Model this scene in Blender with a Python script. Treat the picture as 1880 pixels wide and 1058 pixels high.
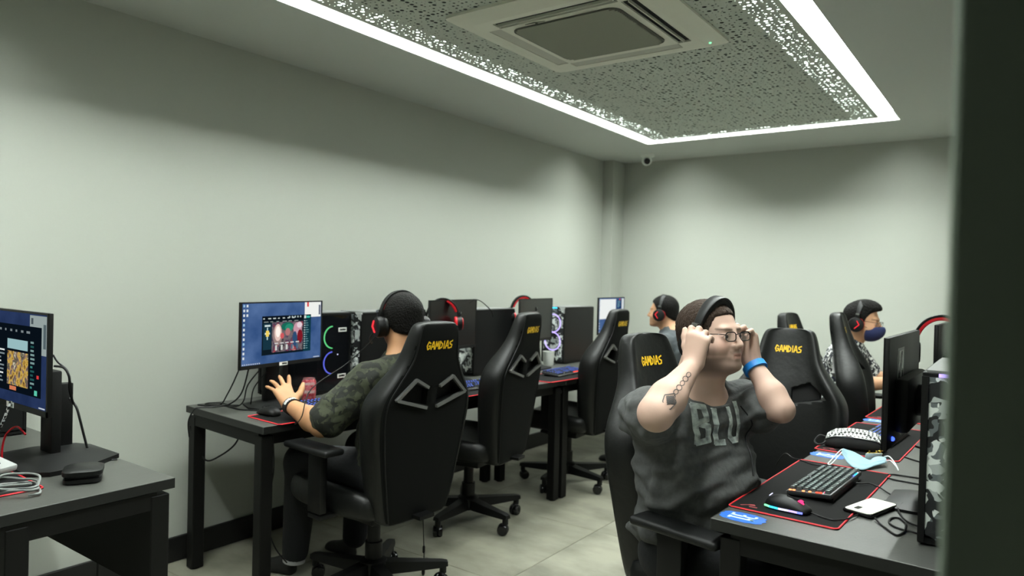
import bpy, bmesh, math, random
import numpy as np
from mathutils import Vector, Matrix
from mathutils.bvhtree import BVHTree
random.seed(7); np.random.seed(7)
for o in list(bpy.data.objects): bpy.data.objects.remove(o)
S = bpy.context.scene; COL = S.collection
PI = math.pi; RAD = math.radians

# ------------------------------------------------------------------ camera, world, exposure
EYE = 1.37
def cam_setup():
    yaw, pitch, roll = RAD(35.78), RAD(-.718), RAD(1.414)
    F = Vector((-math.sin(yaw)*math.cos(pitch), math.cos(yaw)*math.cos(pitch), math.sin(pitch)))
    R0 = Vector((math.cos(yaw), math.sin(yaw), 0)); U0 = R0.cross(F)
    R = math.cos(roll)*R0 + math.sin(roll)*U0; U = -math.sin(roll)*R0 + math.cos(roll)*U0
    d = bpy.data.cameras.new('camera'); o = bpy.data.objects.new('camera', d); COL.objects.link(o)
    M = Matrix((R, U, -F)).transposed().to_4x4(); M.translation = (0, 0, EYE); o.matrix_world = M
    d.sensor_width = 36; d.lens = 36*1311.5/1880; d.clip_start = .05
    d.dof.use_dof = True; d.dof.focus_distance = 2.2; d.dof.aperture_fstop = 3.2
    S.camera = o
cam_setup()
W = bpy.data.worlds.new('world'); S.world = W; W.use_nodes = True
W.node_tree.nodes['Background'].inputs[0].default_value = (.5, .56, .52, 1)
W.node_tree.nodes['Background'].inputs[1].default_value = .03
S.view_settings.view_transform = 'Standard'; S.view_settings.look = 'None'
S.view_settings.exposure = 0.0; S.view_settings.gamma = 1; S.view_settings.use_curve_mapping = False
STRIP = 93.0            # radiance of the LED strip in the ceiling tray

# ------------------------------------------------------------------ materials
def lin(c):
    return tuple(((x/255)/12.92 if x/255 <= .04045 else ((x/255+.055)/1.055)**2.4) for x in c)
MATS = {}
def mat(name, rgb, rough=.5, metal=0, noise=None, bump=None, emis=0, spec=.5, coat=0, alpha=1, trans=0, attr=None):
    """rgb in sRGB 0-255; noise=(scale, amount, rgb2), bump=(scale, strength[, stretch])"""
    if name in MATS: return MATS[name]
    m = bpy.data.materials.new(name); m.use_nodes = True; MATS[name] = m
    nt = m.node_tree; b = nt.nodes['Principled BSDF']; L = nt.links
    c = lin(rgb)+(1,)
    b.inputs['Base Color'].default_value = c; b.inputs['Roughness'].default_value = rough
    b.inputs['Metallic'].default_value = metal; b.inputs['Specular IOR Level'].default_value = spec
    b.inputs['Coat Weight'].default_value = coat; b.inputs['Alpha'].default_value = alpha
    b.inputs['Transmission Weight'].default_value = trans
    if emis:
        b.inputs['Emission Color'].default_value = c; b.inputs['Emission Strength'].default_value = emis
    tc = nt.nodes.new('ShaderNodeTexCoord')
    if attr:
        a = nt.nodes.new('ShaderNodeAttribute'); a.attribute_name = attr
        L.new(a.outputs['Color'], b.inputs['Base Color'])
    if noise:
        n = nt.nodes.new('ShaderNodeTexNoise'); n.inputs['Scale'].default_value = noise[0]; n.inputs['Detail'].default_value = 5
        L.new(tc.outputs['Object'], n.inputs['Vector'])
        r = nt.nodes.new('ShaderNodeValToRGB')
        r.color_ramp.elements[0].position = .5-noise[1]; r.color_ramp.elements[1].position = .5+noise[1]
        r.color_ramp.elements[0].color = c; r.color_ramp.elements[1].color = lin(noise[2])+(1,)
        L.new(n.outputs['Fac'], r.inputs['Fac']); L.new(r.outputs['Color'], b.inputs['Base Color'])
    if bump:
        n = nt.nodes.new('ShaderNodeTexNoise'); n.inputs['Scale'].default_value = bump[0]; n.inputs['Detail'].default_value = 4
        if len(bump) > 2:
            mp = nt.nodes.new('ShaderNodeMapping'); mp.inputs['Scale'].default_value = bump[2]
            L.new(tc.outputs['Object'], mp.inputs['Vector']); L.new(mp.outputs['Vector'], n.inputs['Vector'])
        else: L.new(tc.outputs['Object'], n.inputs['Vector'])
        bp = nt.nodes.new('ShaderNodeBump'); bp.inputs['Strength'].default_value = bump[1]; bp.inputs['Distance'].default_value = .01
        L.new(n.outputs['Fac'], bp.inputs['Height']); L.new(bp.outputs['Normal'], b.inputs['Normal'])
    return m
def camo(name, cols, scale, rough=.6, bumpy=0):
    """blotchy printed pattern of 3-4 colours"""
    m = bpy.data.materials.new(name); m.use_nodes = True; MATS[name] = m
    nt = m.node_tree; b = nt.nodes['Principled BSDF']; L = nt.links
    tc = nt.nodes.new('ShaderNodeTexCoord'); prev = None
    b.inputs['Roughness'].default_value = rough
    for i, c in enumerate(cols[1:]):
        mp = nt.nodes.new('ShaderNodeMapping'); mp.inputs['Location'].default_value = (3.1*i, 7.7*i, 1.3*i)
        L.new(tc.outputs['Object'], mp.inputs['Vector'])
        n = nt.nodes.new('ShaderNodeTexNoise'); n.inputs['Scale'].default_value = scale*(1+.3*i); n.inputs['Detail'].default_value = 1.5
        n.inputs['Distortion'].default_value = .8
        L.new(mp.outputs['Vector'], n.inputs['Vector'])
        r = nt.nodes.new('ShaderNodeValToRGB'); r.color_ramp.interpolation = 'CONSTANT'
        r.color_ramp.elements[0].color = (0, 0, 0, 1); r.color_ramp.elements[1].color = (1, 1, 1, 1); r.color_ramp.elements[1].position = .53
        L.new(n.outputs['Fac'], r.inputs['Fac'])
        mx = nt.nodes.new('ShaderNodeMix'); mx.data_type = 'RGBA'
        if prev is None: mx.inputs[6].default_value = lin(cols[0])+(1,)
        else: L.new(prev, mx.inputs[6])
        mx.inputs[7].default_value = lin(c)+(1,)
        L.new(r.outputs['Color'], mx.inputs[0]); prev = mx.outputs[2]
    L.new(prev, b.inputs['Base Color'])
    if bumpy:
        n = nt.nodes.new('ShaderNodeTexNoise'); n.inputs['Scale'].default_value = 9; n.inputs['Detail'].default_value = 3
        L.new(tc.outputs['Object'], n.inputs['Vector'])
        bp = nt.nodes.new('ShaderNodeBump'); bp.inputs['Strength'].default_value = bumpy; bp.inputs['Distance'].default_value = .03
        L.new(n.outputs['Fac'], bp.inputs['Height']); L.new(bp.outputs['Normal'], b.inputs['Normal'])
    return m
def glow(name, rgb, s=1.0):
    if name in MATS: return MATS[name]
    m = bpy.data.materials.new(name); m.use_nodes = True; MATS[name] = m
    nt = m.node_tree; nt.nodes.clear()
    e = nt.nodes.new('ShaderNodeEmission'); e.inputs[0].default_value = lin(rgb)+(1,); e.inputs[1].default_value = s
    o = nt.nodes.new('ShaderNodeOutputMaterial'); nt.links.new(e.outputs[0], o.inputs[0]); return m
def glow_noise(name, c1, c2, scale, s=1.0):
    m = glow(name, c1, s); nt = m.node_tree; e = [n for n in nt.nodes if n.type == 'EMISSION'][0]
    tc = nt.nodes.new('ShaderNodeTexCoord'); n = nt.nodes.new('ShaderNodeTexNoise'); n.inputs['Scale'].default_value = scale; n.inputs['Detail'].default_value = 6
    r = nt.nodes.new('ShaderNodeValToRGB'); r.color_ramp.elements[0].position = .35; r.color_ramp.elements[1].position = .68
    r.color_ramp.elements[0].color = lin(c1)+(1,); r.color_ramp.elements[1].color = lin(c2)+(1,)
    nt.links.new(tc.outputs['Object'], n.inputs['Vector']); nt.links.new(n.outputs['Fac'], r.inputs['Fac']); nt.links.new(r.outputs['Color'], e.inputs[0])
    return m

M = {}
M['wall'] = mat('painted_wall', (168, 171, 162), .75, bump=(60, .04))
M['ceiling'] = mat('ceiling_paint', (186, 190, 184), .8)
M['perf'] = mat('perforated_board', (184, 190, 180), .8)
M['plenum'] = mat('dark_plenum', (16, 18, 16), .9)
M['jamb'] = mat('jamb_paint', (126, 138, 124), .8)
M['base'] = mat('baseboard_black', (11, 11, 11), .5)
M['strip'] = glow('led_diffuser', (247, 255, 249), STRIP)
M['trough'] = mat('trough_paint', (62, 64, 62), .8)
M['hole_glow'] = glow('added_hole_glow', (240, 255, 246), 5.0)
M['joint'] = mat('tile_joint', (112, 110, 98), .8)
M['leather'] = mat('black_leather', (10, 11, 10), .45, bump=(35, .15), spec=.35)
M['leatherd'] = mat('black_back_cloth', (6, 7, 6), .8, spec=.15)
M['fabric_blk'] = mat('black_mesh_cloth', (9, 9, 9), .8)
M['plastic'] = mat('black_plastic', (7, 7, 7), .5, spec=.3)
M['plastic_sat'] = mat('black_plastic_satin', (11, 12, 12), .5, spec=.3)
M['gloss'] = mat('black_gloss', (10, 10, 11), .2)
M['void'] = mat('deep_black', (5, 5, 5), .9)
M['frame_grey'] = mat('grey_trim', (104, 104, 102), .45, metal=.2)
M['steel'] = mat('steel', (170, 172, 170), .3, metal=1)
M['deskmetal'] = mat('black_powder_coat', (8, 8, 7), .55, spec=.25, bump=(400, .05))
M['desktop'] = mat('dark_desk_laminate', (68, 69, 65), .42, noise=(14, .3, (60, 61, 57)), bump=(150, .05))
M['deskedge'] = mat('desk_edge_band', (16, 17, 16), .5)
M['gold'] = mat('gold_thread', (232, 186, 28), .5, emis=0)
M['mat_blk'] = mat('mat_cloth', (13, 13, 13), .9, spec=.2)
M['mat_red'] = mat('mat_red_stitch', (205, 30, 42), .6)
M['mat_logo'] = mat('mat_red_print', (150, 62, 66), .7)
M['red'] = mat('red_plastic', (190, 22, 34), .4)
M['white'] = mat('white_plastic', (222, 226, 220), .4)
M['ac'] = mat('ac_white_plastic', (214, 214, 200), .5)
M['acgrille'] = mat('ac_grille_plastic', (168, 170, 156), .6)
M['acgap'] = mat('ac_grille_gap', (84, 86, 78), .8)
M['acflap'] = mat('ac_flap', (176, 176, 164), .5)
M['skinB'] = mat('skin_light', (214, 172, 150), .58, spec=.3, attr='Col')
M['skin'] = mat('skin_tan', (196, 146, 110), .58, spec=.3, attr='Col')
M['hairB'] = mat('hair_brown', (42, 32, 26), .75, spec=.2, bump=(160, .9, (1, 1, .35)), noise=(60, .25, (60, 46, 37)))
M['hair'] = mat('hair_black', (11, 10, 9), .7, spec=.15, bump=(140, 1.0), noise=(80, .25, (20, 18, 16)))
M['eye'] = mat('eye_white', (222, 218, 210), .3)
M['iris'] = mat('iris_dark', (40, 28, 22), .25)
M['tee'] = mat('charcoal_tshirt', (80, 81, 80), .9, noise=(90, .35, (62, 63, 63)), bump=(16, .9, (1, 1, .45)))
M['tee_print'] = mat('tshirt_print', (176, 184, 180), .9, noise=(45, .12, (120, 126, 124)))
M['teeC'] = mat('slate_tshirt', (66, 71, 74), .9, bump=(20, .4))
M['jeans'] = mat('dark_jeans', (8, 10, 13), .9, bump=(60, .2))
M['shoe'] = mat('black_shoe', (16, 16, 16), .6)
M['sock'] = mat('grey_sock', (150, 150, 150), .9)
M['blueband'] = mat('blue_band', (18, 128, 214), .5)
M['tattoo'] = mat('tattoo_ink', (74, 70, 70), .6)
M['keycap'] = mat('keycap', (64, 72, 72), .4)
M['keycapd'] = mat('keycap_dark', (34, 38, 44), .4)
M['kb'] = mat('keyboard_case', (40, 41, 42), .4)
M['legend'] = glow('blue_key_glow', (110, 140, 255), 1.5)
M['legendw'] = mat('key_legend', (170, 190, 186), .5)
M['phone'] = mat('phone_back', (224, 226, 208), .3, coat=.3)
M['maskblue'] = mat('mask_light_blue', (146, 178, 190), .85, bump=(40, .1, (1, 1, 8)))
M['maskwhite'] = mat('mask_white', (225, 232, 232), .85)
M['sticker'] = mat('sticker_blue', (28, 92, 190), .5, noise=(70, .3, (34, 104, 206)))
M['stickerw'] = mat('sticker_white', (206, 240, 228), .5)
M['label'] = mat('label_white', (220, 222, 216), .5)
M['grey'] = mat('grey_plastic', (120, 122, 120), .5)
M['cablegrey'] = mat('cable_grey', (120, 124, 122), .5)
M['navymask'] = mat('navy_mask', (22, 32, 74), .8)
M['goldmetal'] = mat('brass', (214, 190, 90), .35, metal=1)
M['silver'] = mat('silver_plastic', (176, 180, 178), .35, metal=.3)
M['tan'] = mat('tan_cloth', (120, 104, 60), .9, bump=(30, .5))
M['screen_off'] = mat('screen_off', (9, 10, 12), .28)
M['glass'] = mat('lens_glass', (235, 240, 240), .05, alpha=.14)
M['tint'] = mat('tinted_side_glass', (24, 26, 30), .08, alpha=.45)
M['camoA'] = camo('green_camo_cloth', [(44, 48, 33), (29, 32, 21), (54, 58, 41), (20, 22, 15)], 16, .9, .5)
M['camoPC'] = camo('grey_camo_mesh', [(168, 174, 172), (28, 30, 32), (96, 102, 104), (214, 220, 216), (18, 20, 22)], 15, .6)
M['floral'] = camo('white_floral_cloth', [(24, 26, 30), (206, 210, 208), (30, 34, 52), (226, 228, 224), (40, 40, 44)], 28, .9, .3)
M['rgbgreen'] = glow('rgb_green', (120, 255, 160), 2.2)
M['rgbblue'] = glow('rgb_blue', (110, 120, 255), 2.4)
M['rgbviolet'] = glow('rgb_violet', (190, 170, 255), 1.8)
M['rgbwhite'] = glow('rgb_white', (225, 225, 255), 1.5)
M['rgbcyan'] = glow('rgb_cyan', (60, 200, 240), 2.4)
M['rgbred'] = glow('rgb_red', (255, 70, 50), 3.5)
M['rgborange'] = glow('rgb_orange', (255, 140, 90), 3.5)
M['rgbpink'] = glow('rgb_pink', (255, 60, 120), 2)
M['led'] = glow('blue_led', (60, 90, 255), 3)
M['chevron'] = glow('red_chevron_light', (255, 60, 70), 1.1)
M['gled'] = glow('green_led', (150, 255, 190), 1.5)

# pouch print: small white checks on black
def checks():
    m = bpy.data.materials.new('checked_cloth'); m.use_nodes = True; nt = m.node_tree; b = nt.nodes['Principled BSDF']
    tc = nt.nodes.new('ShaderNodeTexCoord'); mp = nt.nodes.new('ShaderNodeMapping'); mp.inputs['Rotation'].default_value = (0, 0, .78)
    ck = nt.nodes.new('ShaderNodeTexChecker'); ck.inputs['Scale'].default_value = 105
    ck.inputs['Color1'].default_value = (.68, .7, .68, 1); ck.inputs['Color2'].default_value = (.012, .012, .012, 1)
    nt.links.new(tc.outputs['Object'], mp.inputs['Vector']); nt.links.new(mp.outputs['Vector'], ck.inputs['Vector']); nt.links.new(ck.outputs['Color'], b.inputs['Base Color'])
    b.inputs['Roughness'].default_value = .8; return m
M['checks'] = checks()
def floor_mat():
    m = bpy.data.materials.new('cement_look_tile'); m.use_nodes = True; nt = m.node_tree; b = nt.nodes['Principled BSDF']; L = nt.links
    tc = nt.nodes.new('ShaderNodeTexCoord'); mp = nt.nodes.new('ShaderNodeMapping'); mp.inputs['Scale'].default_value = (.9, 1.5, 1)
    n = nt.nodes.new('ShaderNodeTexNoise'); n.inputs['Scale'].default_value = 3.2; n.inputs['Detail'].default_value = 7; n.inputs['Roughness'].default_value = .55
    oi = nt.nodes.new('ShaderNodeObjectInfo'); ad = nt.nodes.new('ShaderNodeVectorMath'); ad.operation = 'ADD'
    L.new(tc.outputs['Object'], mp.inputs['Vector']); L.new(mp.outputs['Vector'], ad.inputs[0]); L.new(oi.outputs['Location'], ad.inputs[1]); L.new(ad.outputs[0], n.inputs['Vector'])
    r = nt.nodes.new('ShaderNodeValToRGB'); e = r.color_ramp.elements
    e[0].position = .30; e[0].color = lin((100, 99, 87))+(1,); e[1].position = .62; e[1].color = lin((142, 140, 125))+(1,)
    L.new(n.outputs['Fac'], r.inputs['Fac']); L.new(r.outputs['Color'], b.inputs['Base Color']); b.inputs['Roughness'].default_value = .45
    return m
M['tile'] = floor_mat()
M['wallpaper'] = glow_noise('screen_wallpaper', (44, 74, 122), (84, 112, 158), 7, 1.0)
M['wallpaper2'] = glow_noise('screen_wallpaper_dim', (28, 42, 74), (44, 60, 98), 7, 1.0)  # dimmed in the colour because that screen is viewed at a slant
def glow_ramp(name, cols, scale):
    m = glow_noise(name, cols[0], cols[-1], scale); r = [n for n in m.node_tree.nodes if n.type == 'VALTORGB'][0].color_ramp
    r.elements[0].position = .30; r.elements[1].position = .70
    for i, c in enumerate(cols[1:-1]): e = r.elements.new(.30+.4*(i+1)/(len(cols)-1)); e.color = lin(c)+(1,)
    return m
M['promo'] = glow_ramp('screen_promo_art', [(16, 14, 24), (52, 48, 56), (120, 108, 110), (70, 60, 84), (150, 60, 66), (200, 160, 160)], 26)
M['painting'] = glow_ramp('screen_painting', [(48, 42, 48), (150, 112, 50), (206, 172, 80), (120, 96, 100), (70, 76, 50), (214, 200, 176)], 48)

# ------------------------------------------------------------------ mesh helpers
def tag(o, label=None, cat=None, group=None, kind=None):
    if label: o['label'] = label
    if cat: o['category'] = cat
    if group: o['group'] = group
    if kind: o['kind'] = kind
    return o
def empty(name, loc, rz=0, label=None, cat=None, group=None):
    o = bpy.data.objects.new(name, None); COL.objects.link(o); o.empty_display_size = .05
    o.location = loc; o.rotation_euler = (0, 0, rz); return tag(o, label, cat, group)
def copy_tree(o, parent=None):
    c = o.copy(); COL.objects.link(c); c.parent = parent
    for ch in list(o.children): copy_tree(ch, c)
    return c
def rotz(a): return Matrix.Rotation(a, 3, 'Z')
def frame(z, x=(1, 0, 0)):
    z = Vector(z).normalized(); x = Vector(x)
    if abs(z.dot(x.normalized())) > .98: x = Vector((0, 1, 0))
    y = z.cross(x).normalized(); x = y.cross(z).normalized(); return x, y, z
class MB:
    def __init__(s): s.v = []; s.f = []; s.m = []
    def add(s, vs, fs, mi=0):
        b = len(s.v); s.v += [tuple(v) for v in vs]; s.f += [tuple(i+b for i in f) for f in fs]; s.m += [mi]*len(fs); return s
    def box(s, c, d, R=None, mi=0, bev=0, seg=2):
        if bev:
            bm = bmesh.new(); bmesh.ops.create_cube(bm, size=1)
            for v in bm.verts: v.co = Vector((v.co.x*d[0], v.co.y*d[1], v.co.z*d[2]))
            bmesh.ops.bevel(bm, geom=list(bm.edges), offset=bev, segments=seg, profile=.5, affect='EDGES')
            vs = [v.co.copy() for v in bm.verts]; bm.verts.index_update(); fs = [[v.index for v in f.verts] for f in bm.faces]; bm.free()
        else:
            vs = [Vector((x*d[0]/2, y*d[1]/2, z*d[2]/2)) for x in (-1, 1) for y in (-1, 1) for z in (-1, 1)]
            fs = [(0, 1, 3, 2), (4, 6, 7, 5), (0, 4, 5, 1), (2, 3, 7, 6), (0, 2, 6, 4), (1, 5, 7, 3)]
        c = Vector(c); return s.add([c+(R @ v if R else v) for v in vs], fs, mi)
    def bar(s, p, q, w, h, up=(0, 0, 1), mi=0):
        p, q = Vector(p), Vector(q); z = (q-p); L = z.length; z.normalize(); x = z.cross(Vector(up)).normalized(); y = x.cross(z)
        return s.box((p+q)/2, (w, h, L), Matrix((x, y, z)).transposed(), mi)
    def cyl(s, p, q, r0, r1=None, n=16, mi=0, cap=True):
        p, q = Vector(p), Vector(q); r1 = r0 if r1 is None else r1; x, y, z = frame(q-p)
        vs = []
        for c, r in ((p, r0), (q, r1)):
            vs += [c+r*(math.cos(2*PI*i/n)*x+math.sin(2*PI*i/n)*y) for i in range(n)]
        fs = [(i, (i+1) % n, n+(i+1) % n, n+i) for i in range(n)]
        if cap: fs += [tuple(range(n-1, -1, -1)), tuple(range(n, 2*n))]
        return s.add(vs, fs, mi)
    def tube(s, pts, r, n=7, mi=0, closed=False, sub=6):
        P = catmull([Vector(p) for p in pts], sub, closed); k = len(P); vs = []; px = None
        for i, p in enumerate(P):
            t = (P[(i+1) % k]-P[i-1]) if closed else (P[min(i+1, k-1)]-P[max(i-1, 0)])
            if t.length < 1e-9: t = Vector((0, 0, 1))
            x, y, z = frame(t, px if px is not None else (1, 0, 0)); px = x
            vs += [p+r*(math.cos(2*PI*j/n)*x+math.sin(2*PI*j/n)*y) for j in range(n)]
        fs = []
        for i in range(k if closed else k-1):
            a, b = i*n, ((i+1) % k)*n
            fs += [(a+j, a+(j+1) % n, b+(j+1) % n, b+j) for j in range(n)]
        if not closed: fs += [tuple(range(n-1, -1, -1)), tuple((k-1)*n+j for j in range(n))]
        return s.add(vs, fs, mi)
    def lathe(s, prof, c=(0, 0, 0), axis=(0, 0, 1), n=24, mi=0):
        x, y, z = frame(axis); c = Vector(c); k = len(prof)
        vs = [c+z*h+r*(math.cos(2*PI*j/n)*x+math.sin(2*PI*j/n)*y) for r, h in prof for j in range(n)]
        fs = [(i*n+j, i*n+(j+1) % n, (i+1)*n+(j+1) % n, (i+1)*n+j) for i in range(k-1) for j in range(n)]
        fs += [tuple(range(n-1, -1, -1)), tuple((k-1)*n+j for j in range(n))]
        return s.add(vs, fs, mi)
    def prism(s, poly, h, o=(0, 0, 0), x=(1, 0, 0), y=(0, 1, 0), mi=0):
        x, y, o = Vector(x), Vector(y), Vector(o); z = x.cross(y).normalized(); n = len(poly)
        vs = [o+x*a+y*b for a, b in poly]+[o+x*a+y*b+z*h for a, b in poly]
        fs = [tuple(range(n-1, -1, -1)), tuple(range(n, 2*n))]+[(i, (i+1) % n, n+(i+1) % n, n+i) for i in range(n)]
        return s.add(vs, fs, mi)
    def loft(s, rings, mi=0, cap=True):
        n = len(rings[0]); vs = [v for r in rings for v in r]
        fs = [(i*n+j, i*n+(j+1) % n, (i+1)*n+(j+1) % n, (i+1)*n+j) for i in range(len(rings)-1) for j in range(n)]
        if cap: fs += [tuple(range(n-1, -1, -1)), tuple((len(rings)-1)*n+j for j in range(n))]
        return s.add(vs, fs, mi)
    def sphere(s, c, r, n=16, mi=0, sc=(1, 1, 1), R=None):
        vs = []; fs = []; c = Vector(c); m = n//2
        for i in range(m+1):
            for j in range(n):
                a = PI*i/m; b = 2*PI*j/n
                v = Vector((r*sc[0]*math.sin(a)*math.cos(b), r*sc[1]*math.sin(a)*math.sin(b), r*sc[2]*math.cos(a)))
                vs.append(c+(R @ v if R else v))
        for i in range(m):
            for j in range(n): fs.append((i*n+j, (i+1)*n+j, (i+1)*n+(j+1) % n, i*n+(j+1) % n))
        return s.add(vs, fs, mi)
    def mesh(s, name, mats, smooth=False, auto=None):
        me = bpy.data.meshes.new(name); me.from_pydata(s.v, [], s.f)
        for m in (mats if isinstance(mats, (list, tuple)) else [mats]): me.materials.append(m)
        me.polygons.foreach_set('material_index', s.m)
        bm = bmesh.new(); bm.from_mesh(me); bmesh.ops.remove_doubles(bm, verts=bm.verts, dist=1e-6)
        bmesh.ops.recalc_face_normals(bm, faces=bm.faces); bm.to_mesh(me); bm.free()
        if smooth:
            me.polygons.foreach_set('use_smooth', [True]*len(me.polygons))
            if smooth != 'all': me.set_sharp_from_angle(angle=RAD(38))
        me.update(); return me
    def build(s, name, mats, parent=None, smooth=True, label=None):
        o = bpy.data.objects.new(name, s.mesh(name, mats, smooth)); COL.objects.link(o); o.parent = parent
        if label: o['label'] = label
        return o
def catmull(P, sub, closed=False):
    n = len(P); out = []
    if n < 3 and not closed: return P
    rng = range(n) if closed else range(n-1)
    for i in rng:
        p0 = P[i-1] if (closed or i > 0) else P[0]; p1 = P[i]; p2 = P[(i+1) % n]; p3 = P[(i+2) % n] if (closed or i+2 < n) else P[-1]
        for k in range(sub):
            t = k/sub
            out.append(.5*((2*p1)+(p2-p0)*t+(2*p0-5*p1+4*p2-p3)*t*t+(3*p1-p0-3*p2+p3)*t**3))
    if not closed: out.append(P[-1])
    return out
def structure(name, mb, m, parent=None, smooth=False):
    o = mb.build(name, m, parent, smooth)
    if parent is None: o['kind'] = 'structure'
    return o
def subsurf(o, lv=2):
    md = o.modifiers.new('s', 'SUBSURF'); md.levels = lv; md.render_levels = lv
def bake(o):
    """apply all modifiers into the mesh"""
    dg = bpy.context.evaluated_depsgraph_get(); dg.update(); me = bpy.data.meshes.new_from_object(o.evaluated_get(dg))
    o.modifiers.clear(); o.data = me; return o
def bvh_of(me): return BVHTree.FromPolygons([v.co.copy() for v in me.vertices], [tuple(p.vertices) for p in me.polygons])
def rrect(w, h, r, n=5):
    out = []
    for cx, cy, a in ((w/2-r, h/2-r, 0), (-w/2+r, h/2-r, 90), (-w/2+r, -h/2+r, 180), (w/2-r, -h/2+r, 270)):
        for i in range(n+1):
            t = RAD(a+90*i/n); out.append((cx+r*math.cos(t), cy+r*math.sin(t)))
    return out
GLY = {'G': [[(.95, .8), (.4, 1), (0, .5), (.3, 0), (.9, .2), (.88, .5), (.5, .45)]], 'A': [[(0, 0), (.45, 1), (.62, .98), (.95, 0)], [(.15, .3), (.85, .38)]],
 'M': [[(0, 0), (.15, 1), (.5, .35), (.85, 1), (1, 0)]], 'D': [[(.1, 0), (.1, 1), (.9, .6), (.75, .2), (.1, 0)]], 'I': [[(.5, 0), (.5, 1)]],
 'S': [[(.95, 1), (.15, .8), (.2, .58), (.85, .42), (.75, .1), (0, 0)]], '3': [[(.1, 1), (.85, 1), (.85, 0), (.1, 0)], [(.25, .5), (.85, .5)]],
 '1': [[(.1, .78), (.5, 1), (.5, 0)], [(.15, 0), (.85, 0)]], '2': [[(.1, .8), (.5, 1), (.85, .75), (.1, 0), (.9, 0)]],
 'B': [[(.1, 0), (.1, 1), (.75, .95), (.8, .62), (.15, .52), (.85, .45), (.85, .08), (.1, 0)]], 'L': [[(.1, 1), (.1, 0), (.75, 0)]], 'U': [[(.05, 1), (.05, .12), (.25, .02), (.75, .02), (.95, .12), (.95, 1)]],
 'V': [[(0, 1), (.5, 0), (1, 1)]], 'O': [[(.5, 0), (.05, .4), (.1, .9), (.5, 1), (.9, .9), (.95, .4), (.5, 0)]]}
def glyph_quads(text, w, h, stroke, gap=.22, sub=4):
    """list of small quads ((x,y)*4) spelling the text, centred on 0"""
    W = [.42 if ch == 'I' else 1.0 for ch in text]; n = len(text); u0 = w/(sum(W)+gap*(n-1)); out = []; x1 = -w/2
    for i, ch in enumerate(text):
        x0 = x1; cw = u0*W[i]; x1 += cw+gap*u0
        for line in GLY[ch]:
            for (a, b), (c, d) in zip(line[:-1], line[1:]):
                p = Vector((x0+a*cw, b*h-h/2)); q = Vector((x0+c*cw, d*h-h/2)); t = (q-p)
                if t.length < 1e-6: continue
                u = t.normalized(); nn = Vector((-u.y, u.x))*stroke/2; p -= u*stroke*.3; q += u*stroke*.3
                k = max(1, min(sub, int(t.length/.010)))
                for j in range(k):
                    A = p+(q-p)*(j/k); B = p+(q-p)*((j+1)/k)
                    out.append((A-nn, B-nn, B+nn, A+nn))
    return out
def project_quads(quads, to3, bvh, d, off):
    mb = MB(); d = Vector(d).normalized()
    for q in quads:
        pts = []
        for p in q:
            h = bvh.ray_cast(to3(p), d)
            if h[0] is None: break
            pts.append(h[0]-d*off)
        if len(pts) == 4: mb.add(pts, [(0, 1, 2, 3)])
    return mb
def flat_quads(quads, to3):
    mb = MB()
    for q in quads: mb.add([to3(p) for p in q], [(0, 1, 2, 3)])
    return mb

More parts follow.
